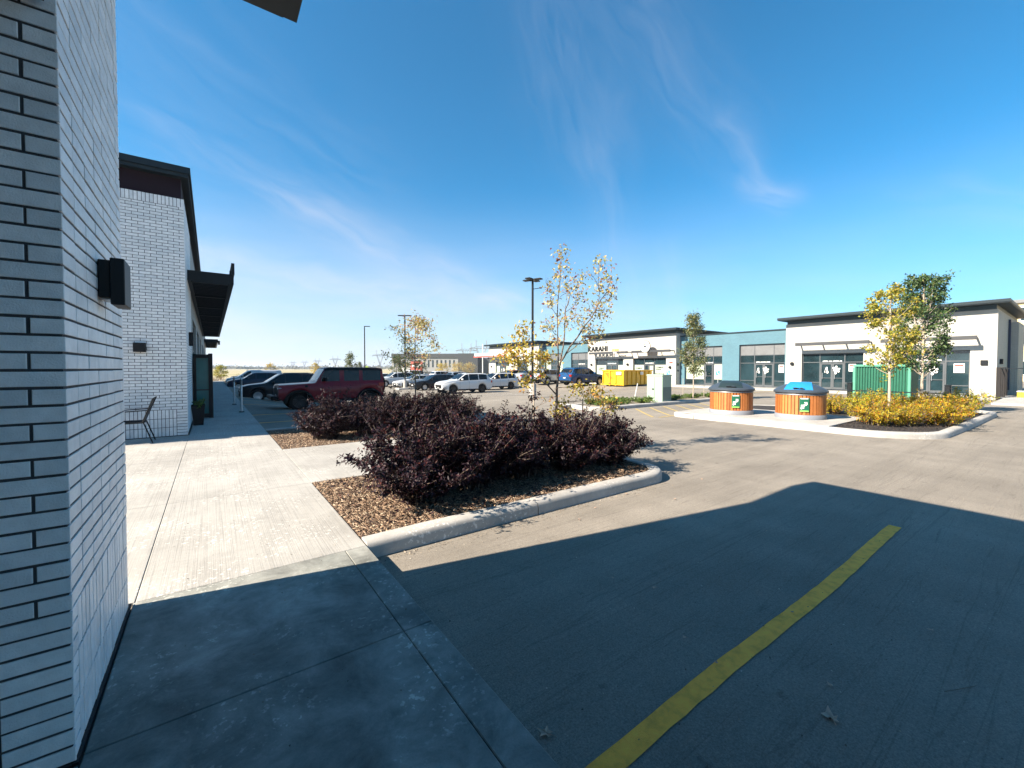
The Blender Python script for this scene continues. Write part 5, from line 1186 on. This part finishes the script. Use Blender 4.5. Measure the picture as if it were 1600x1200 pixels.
cl = [(560, 80, 45, -.1), (575, 180, 40, -.1), (520, 250, 30, -.3), (600, 290, 55, 0), (690, 220, 50, .3), (790, 190, 60, -.4), (870, 260, 40, -.2), (790, 320, 35, -.3), (862, 345, 40, -.3), (465, 325, 30, -.35), (480, 405, 30, -.35), (560, 510, 50, 0), (665, 495, 65, .2),
      (790, 420, 65, .0), (850, 455, 50, .1), (450, 560, 42, -.4), (520, 645, 45, .2), (740, 545, 50, .3), (835, 575, 55, .4), (760, 640, 35, .3), (700, 330, 35, .4)]
cl2 = [(300, 590, 45, -.4), (305, 655, 55, -.4), (235, 710, 55, -.5), (200, 765, 60, -.5), (255, 780, 50, -.45), (340, 760, 55, -.2), (400, 740, 35, 0), (480, 755, 45, .2), (420, 860, 45, 0), (325, 920, 36, -.35), (600, 960, 0, 0), (650, 960, 36, -.2), (780, 970, 45, -.3), (850, 1020, 55, .2), (865, 1075, 55, -.2), (565, 1060, 40, .1), (540, 1120, 50, -.1), (610, 1140, 50, -.2), (760, 1010, 40, .25), (440, 750, 30, .2)]
for c, dst, dens in ((cl, LV, .42), (cl2, LV2, .62)):
    for cx, cy, r, a in c:
        if r: dst.append(leaf_cluster(rng, pp(cx, cy, a), r * k_ * 1.35, int(r * dens * 2.6) + 6, .068))
M_LPINK = leaf_mat('pale_pink_yellow_leaves', [(0, (.34, .34, .12)), (.25, (.48, .44, .16)), (.62, (.56, .44, .18)), (.80, (.48, .28, .14)), (.93, (.36, .12, .08)), (1, (.16, .05, .04))], .5, .45)
M_LYEL = leaf_mat('yellow_leaves', [(0, (.24, .24, .03)), (.35, (.52, .42, .06)), (.7, (.62, .46, .10)), (.9, (.50, .25, .06)), (1, (.28, .10, .04))], .5, .45)
build_leaves('crown', np.concatenate(LV), M_LPINK, big); build_leaves('crown', np.concatenate(LV2), M_LYEL, big)

def tree(label, name, loc, H, base_frac, rx, nlimb, leaves, lsize, lm_, bark=M_BARK, seed=1, tr_r=.03, lean=0, shape='oval', spikes=0, group=None, cl_r=.22):
    rng = np.random.default_rng(seed); t = thing(name, label, 'tree', loc, rng.uniform(0, 6), group); b = MB(); V = []
    zb = H * base_frac; top = Vector((lean, 0, H)); trunk = smooth_path([Vector((0, 0, -.1)), Vector((.02, .01, zb * .6)), Vector((lean * .3, .02, zb + (H - zb) * .35)), Vector((lean * .7, 0, H * .85)), top], 1); n = len(trunk)
    b.tube(trunk, [tr_r * (1 - .9 * i / (n - 1)) + .003 for i in range(n)], 8, False)
    zs = np.array([p.z for p in trunk]); tips = []
    for i in range(nlimb):
        f = (i + rng.uniform(0, 1)) / nlimb; z = zb + (H - zb) * f * .93
        if shape == 'oval': w = rx * (sin(pi * min(1, .12 + f * .88)) ** .6)
        elif shape == 'spire': w = rx * (1 - f) ** .6 * (.65 + .35 * min(1, f * 5)) + .05
        else: w = rx * (.45 + .55 * sin(pi * f))
        w *= rng.uniform(.65, 1.12); a = rng.uniform(0, 2 * pi); rise = (H - zb) * (.16 if shape == 'spire' else .2) * rng.uniform(.5, 1.3)
        s = Vector((float(np.interp(z, zs, [p.x for p in trunk])), float(np.interp(z, zs, [p.y for p in trunk])), z)); e = s + Vector((w * cos(a), w * sin(a), min(rise, H - z)))
        m_ = s.lerp(e, .5) + Vector((0, 0, -.05 * H * .3)); p = smooth_path([s, m_, e], 1); r0 = tr_r * .38 * (1 - f * .6)
        b.tube(p, [r0 * (1 - .8 * q / (len(p) - 1)) for q in range(len(p))], 5, False); tips += [p[-1], p[-2], p[len(p) // 2 + 1]]
        for _ in range(3):
            q = p[int(rng.integers(2, len(p)))]; d = Vector(rng.normal(size=3)); d.z += .6; d.normalize(); L = rng.uniform(.12, .3) * rx; b.tube([q, q + d * L * .5, q + d * L], [.004, .003, .002], 3, False); tips.append(q + d * L)
    for sgn in range(spikes):
        a = 2 * pi * sgn / spikes + .5; x0 = rx * .35; s = trunk[n // 2]; e = Vector((cos(a) * rx * .75, sin(a) * rx * .75, H * rng.uniform(.86, 1.0))); p = smooth_path([s, Vector((cos(a) * x0, sin(a) * x0, H * .65)), e], 1)
        b.tube(p, [tr_r * .4 * (1 - .8 * q / (len(p) - 1)) for q in range(len(p))], 5, False)
        for q in p[2:]: tips += [q, q + Vector(rng.normal(size=3)) * .12]
        for q in np.linspace(.5, 1, 7): tips.append(p[3].lerp(p[-1], float(q)))
    b.build('trunk', bark, t, smooth=60); per = max(3, leaves // len(tips))
    for q in tips: V.append(leaf_cluster(rng, q, cl_r * rx * rng.uniform(.6, 1.3), int(per * rng.uniform(.4, 1.6)) + 1, lsize))
    build_leaves('crown', np.concatenate(V), lm_, t); return t
M_LGRN = leaf_mat('dark_green_leaves', [(0, (.025, .055, .018)), (.5, (.05, .10, .03)), (.9, (.10, .15, .05)), (1, (.2, .2, .06))], .42, .25)
M_LYG = leaf_mat('yellow_green_leaves', [(0, (.10, .13, .015)), (.35, (.24, .26, .03)), (.7, (.42, .36, .04)), (1, (.52, .36, .08))], .5, .4)
M_LOLV = leaf_mat('olive_leaves', [(0, (.05, .07, .025)), (.5, (.11, .14, .05)), (.9, (.20, .20, .08)), (1, (.3, .22, .1))], .5, .3)
tree('small sparse yellow and pink tree in the rear purple bed', 'sparse_tree', (4.75, 11.3, .1), 2.95, .42, .78, 24, 2100, .066, M_LPINK, seed=3, tr_r=.024, cl_r=.24)
tree('yellow-green young tree among the orange shrubs of the bin island', 'young_tree', (16.55, 3.5, .1), 3.95, .30, .66, 44, 3600, .085, M_LYG, M_BARKP, seed=5, tr_r=.045, cl_r=.20)
tree('dark green young tree with upright leaders behind the yellow one', 'young_tree', (20.2, 3.4, .1), 4.7, .24, 0.76, 56, 7600, .09, M_LGRN, M_BARKP, seed=6, tr_r=.055, spikes=5, cl_r=.19)
tree('slim green young tree between two stakes in the cabinet island', 'young_tree', (20.3, 12.0, .1), 4.25, .22, .74, 46, 6000, .085, M_LOLV, M_BARKP, seed=9, tr_r=.035, shape='spire', cl_r=.28)
FAR_G = 'young trees beyond the car park'
for lab, px, d, H, rx, m, sd in (('dark green upright tree left of the single-headed light post', 548, 62, 4.4, 1.25, M_LOLV, 21), ('green and yellow tree left of the two-headed light post', 620, 72, 4.3, 1.3, M_LOLV, 22), ('pale small tree seen over the far end of the pavement', 345, 78, 2.7, 1.1, M_LYG, 23),
        ('small yellow tree behind the white ladder van', 423, 100, 3.2, 1.3, M_LYEL, 24), ('small yellow tree above the black vehicle', 492, 120, 3.6, 1.2, M_LYEL, 25), ('little tree just right of the dark green upright one', 562, 100, 3.6, 1.0, M_LOLV, 26), ('reddish bushy tree before the grey office at the left', 716, 110, 3.4, 2.0, M_LPINK, 27), ('reddish bushy tree before the grey office at the right', 733, 112, 3.4, 1.9, M_LPINK, 28),
        ('yellow bushy tree before the grey office at its left end', 690, 100, 3.2, 1.8, M_LYEL, 29), ('orange bushy tree beyond the white saloon', 640, 105, 3.4, 1.6, M_LYEL, 30)):
    a = px2az(px); dd = d / cos(a - YAW); tree(lab, 'distant_tree', (dd * sin(a), dd * cos(a), -.7), H, .12, rx, 26, 1500, .20, m, seed=sd, tr_r=.06, shape='spire' if sd in (21, 22, 26) else 'oval', group=FAR_G, cl_r=.3)

# far tree belt on the horizon and scrub at the field edge
rng = np.random.default_rng(5); V = []
for i in range(900):
    a = radians(rng.uniform(-12, 40)); d = rng.uniform(900, 1900); h = rng.uniform(2.5, 8) * (1.5 if rng.random() < .12 else 1); c = np.array([d * sin(a), d * cos(a), h * .4])
    n = 16; P = c + rng.normal(size=(n, 3)) * np.array([5, 5, h * .32]); P[:, 2] = np.abs(P[:, 2]); V.append(leaf_quads(P, rnd_dirs(n, rng), rnd_dirs(n, rng), rng.uniform(2.5, 5, n), .3, .9))
build_leaves('far_tree_belt', np.concatenate(V), mat('far_foliage', (.10, .11, .07), .9, island=[(0, (.07, .08, .05)), (1, (.17, .16, .10))]))['kind'] = 'stuff'
V = []
for i in range(260):
    y = rng.uniform(72, 88); x = rng.uniform(-5, 30); n = 60; P = np.array([x, y, -.3]) + rng.normal(size=(n, 3)) * np.array([.6, .6, .32]); V.append(leaf_quads(P, rnd_dirs(n, rng, .5), rnd_dirs(n, rng), rng.uniform(.08, .2, n)))
build_leaves('roadside_scrub', np.concatenate(V), leaf_mat('scrub_leaves', [(0, (.16, .12, .09)), (.5, (.30, .20, .17)), (1, (.30, .27, .14))], .7, .2))['kind'] = 'stuff'
MB().add([(-40, 100, -.74), (200, 100, -.74), (200, 109, -.74), (-40, 109, -.74)], [(0, 1, 2, 3)]).build('road', M_ASPH, kind='structure')

# ------------------------------------------------------------------ mulch chips and litter
def chips(name, n, area, z, smin=.018, smax=.05, m=M_CHIP, seed=1):
    rng = np.random.default_rng(seed); P = []
    while len(P) < n:
        x, y = rng.uniform(area[0], area[1]), rng.uniform(area[2], area[3])
        if 5.2 < x < 6.5 and y < 4.2 and (x - 5.15) ** 2 + (y - 4.16) ** 2 > .13: continue
        P.append((x, y))
    P = np.array(P); L = rng.uniform(smin, smax, n); Wc = rng.uniform(.004, .010, n); a = rng.uniform(0, pi, n); tilt = rng.normal(0, .3, n)
    dx, dy = np.cos(a), np.sin(a); c = np.stack([P[:, 0], P[:, 1], z + np.abs(rng.normal(0, .011, n))], 1)
    U = np.stack([dx * np.cos(tilt), dy * np.cos(tilt), np.sin(tilt)], 1) * (L / 2)[:, None]; Sd = np.stack([-dy, dx, rng.normal(0, .35, n)], 1) * (Wc / 2)[:, None]; Hh = np.array([0, 0, .0035])[None]
    V = np.stack([c - U - Sd, c + U * .85 - Sd, c + U + Sd * .6, c - U * .9 + Sd, c - U - Sd + Hh, c + U * .85 - Sd + Hh, c + U + Sd * .6 + Hh, c - U * .9 + Sd + Hh], 1).reshape(-1, 3)
    F = np.array([(4, 5, 6, 7), (0, 1, 5, 4), (1, 2, 6, 5), (2, 3, 7, 6), (3, 0, 4, 7)]); idx = (np.arange(n)[:, None, None] * 8 + F[None]).reshape(-1)
    me = bpy.data.meshes.new(name); me.vertices.add(n * 8); me.vertices.foreach_set('co', V.astype(np.float32).ravel()); me.loops.add(n * 20); me.loops.foreach_set('vertex_index', idx.astype(np.int32))
    me.polygons.add(n * 5); me.polygons.foreach_set('loop_start', np.arange(n * 5, dtype=np.int32) * 4); me.polygons.foreach_set('loop_total', np.full(n * 5, 4, dtype=np.int32)); me.update(calc_edges=True); me.validate(); me.materials.append(m)
    o = bpy.data.objects.new(name, me); COL.objects.link(o); o['kind'] = 'stuff'; return o
chips('bark_mulch', 38000, (1.10, 5.62, 3.86, 6.1), .118, .02, .075)
chips('bark_mulch', 9000, (1.10, 3.4, 8.97, 11.6), .118, .02, .06, seed=2)
chips('bark_mulch', 3500, (13.5, 20.5, 2.2, 4.2), .122, .03, .09, mat('dark_chips', (.03, .02, .02), .9, island=[(0, (.012, .010, .010)), (.8, (.04, .03, .026)), (1, (.12, .09, .07))]), seed=3)
# grass tufts behind the fence
V = []; n = 9000; P = np.stack([rng.uniform(33.5, 38, n), rng.uniform(-8, 2.4, n), np.full(n, .02)], 1); D = rnd_dirs(n, rng, 2.0)
build_leaves('lawn_grass', leaf_quads(P, D, rnd_dirs(n, rng), rng.uniform(.05, .14, n), .1, .12), M_GRASS)['kind'] = 'stuff'

# grit and bits of leaf lying on the asphalt and along the kerbs
def grit(name, n, fn, m, smin, smax, seed):
    rng = np.random.default_rng(seed); P = np.array([fn(rng) for _ in range(n)]); P[:, 2] += .008
    D = rnd_dirs(n, rng); D[:, 2] *= .25; N_ = rng.normal(size=(n, 3)) * .35 + np.array([0, 0, 1.])
    build_leaves(name, leaf_quads(P, D, N_, rng.uniform(smin, smax, n), .5, .8), m)['kind'] = 'stuff'
def along_kerb(rng):
    x = rng.uniform(1.1, 5.4); y = 3.62 - abs(rng.normal(0, .10)); return (x, y, .0)
def open_lot(rng):
    x = rng.uniform(1.1, 13); y = rng.uniform(-.5, 8.5)
    while x < 6.0 and 3.5 < y: x = rng.uniform(1.1, 13); y = rng.uniform(-.5, 8.5)
    return (x, y, .0)
def on_walk(rng): return (rng.uniform(-.4, 1.05), rng.uniform(1.2, 9), SP - .004)
M_GRIT = mat('grit', (.2, .15, .1), .9, island=[(0, (.04, .03, .025)), (.5, (.16, .11, .08)), (.8, (.34, .27, .18)), (1, (.5, .46, .4))])
grit('kerb_litter', 420, along_kerb, M_GRIT, .005, .018, 11); grit('asphalt_grit', 2600, open_lot, M_GRIT, .004, .013, 12); grit('pavement_litter', 160, on_walk, M_GRIT, .004, .014, 13)
def in_bed(rng): return (rng.uniform(1.2, 5.4), rng.uniform(3.95, 6.0), .135)
grit('leaf_litter', 1500, in_bed, M_PURP, .02, .045, 14)
# fallen leaves on the ground
M_DLEAF = mat('dry_brown_leaf', (.42, .28, .20), .7, var=.3, vscale=30)
def fallen(label, x, y, s, rz, z=None, lobes=5, mm=None):
    b = MB(); pts = []
    for k in range(lobes * 2): a = 2 * pi * k / (lobes * 2); r = s * (1 if k % 2 == 0 else .55) * random.uniform(.6, 1.1) * (1.25 if k < 3 else .8); pts.append((r * cos(a), r * sin(a), .004 + abs(random.gauss(0, .25)) * s * (1 if k % 2 == 0 else .3)))
    n = len(pts); b.add([(0, 0, .003)] + pts, [(0, 1 + i, 1 + (i + 1) % n) for i in range(n)]); b.tube([(0, 0, .005), (-s * 1.2, s * .1, .012)], .0012, 4)
    o = b.build('fallen_leaf', mm or M_DLEAF); o.location = (x, y, (GZ(x, y) if z is None else z) + .006); o.rotation_euler = (0, 0, rz); return tag(o, label, 'leaf', 'fallen leaves on the asphalt')

for lab, x, y, s_, rz in (('curled brown maple leaf lying right of the yellow line', 2.38, .68, .05, .6), ('dry brown leaf lying at the pavement edge near the foot of the photo', 1.22, 1.42, .045, 2.0), ('dark shrivelled leaf just beyond the curled maple leaf', 2.62, .76, .02, 1.0),
        ('small dark leaf lying on the yellow line', 3.2, 1.15, .016, 0), ('tiny leaf on the shaded asphalt left of the yellow line middle', 2.36, 1.43, .018, 1.5), ('small leaf on the shaded asphalt nearer the pavement', 2.71, 1.9, .02, 2.2), ('small leaf on the shaded asphalt close to the line', 2.3, 1.2, .015, .3),
        ('tiny leaf on the shaded asphalt in the middle of the stall', 2.57, 2.18, .014, .9), ('small leaf in the sun below the long kerb', 3.27, 3.25, .022, .2), ('small leaf on the sunlit asphalt near the kerb tip', 4.77, 3.05, .02, 1.2), ('lone leaf at the shade edge by the kerb joint', 3.7, 3.42, .02, 2.7),
        ('leaf on the sunlit asphalt beyond the kerb tip', 5.95, 3.36, .025, .5), ('leaf against the foot of the long kerb', 4.44, 3.55, .022, 1.9), ('tiny leaf far right of the yellow line', 3.7, .55, .018, .8), ('pale fleck of leaf far out on the shaded asphalt', 4.6, 1.9, .015, 2.4)):
    fallen(lab, x, y, s_, rz)
tag(MB().tube([(3.05, .40, .008), (3.12, .36, .012), (3.24, .31, .008)], .0022, 4).build('twig', M_BARK), 'thin dark twig lying on the asphalt right of the yellow line', 'twig')
# haze: thin even air over the plain
hz = MB().box(-5500, 6500, -2800, 8500, -1.8, 60).build('haze', None or mat('haze_air'), kind='stuff')
hm = hz.data.materials[0]; hm.node_tree.nodes.clear(); t_ = NT(hm.node_tree)
vo = t_.n('ShaderNodeVolumePrincipled'); vo.inputs['Color'].default_value = (.80, .88, 1, 1); vo.inputs['Density'].default_value = .00035; vo.inputs['Anisotropy'].default_value = .2
om = t_.n('ShaderNodeOutputMaterial'); hm.node_tree.links.new(vo.outputs[0], om.inputs['Volume'])
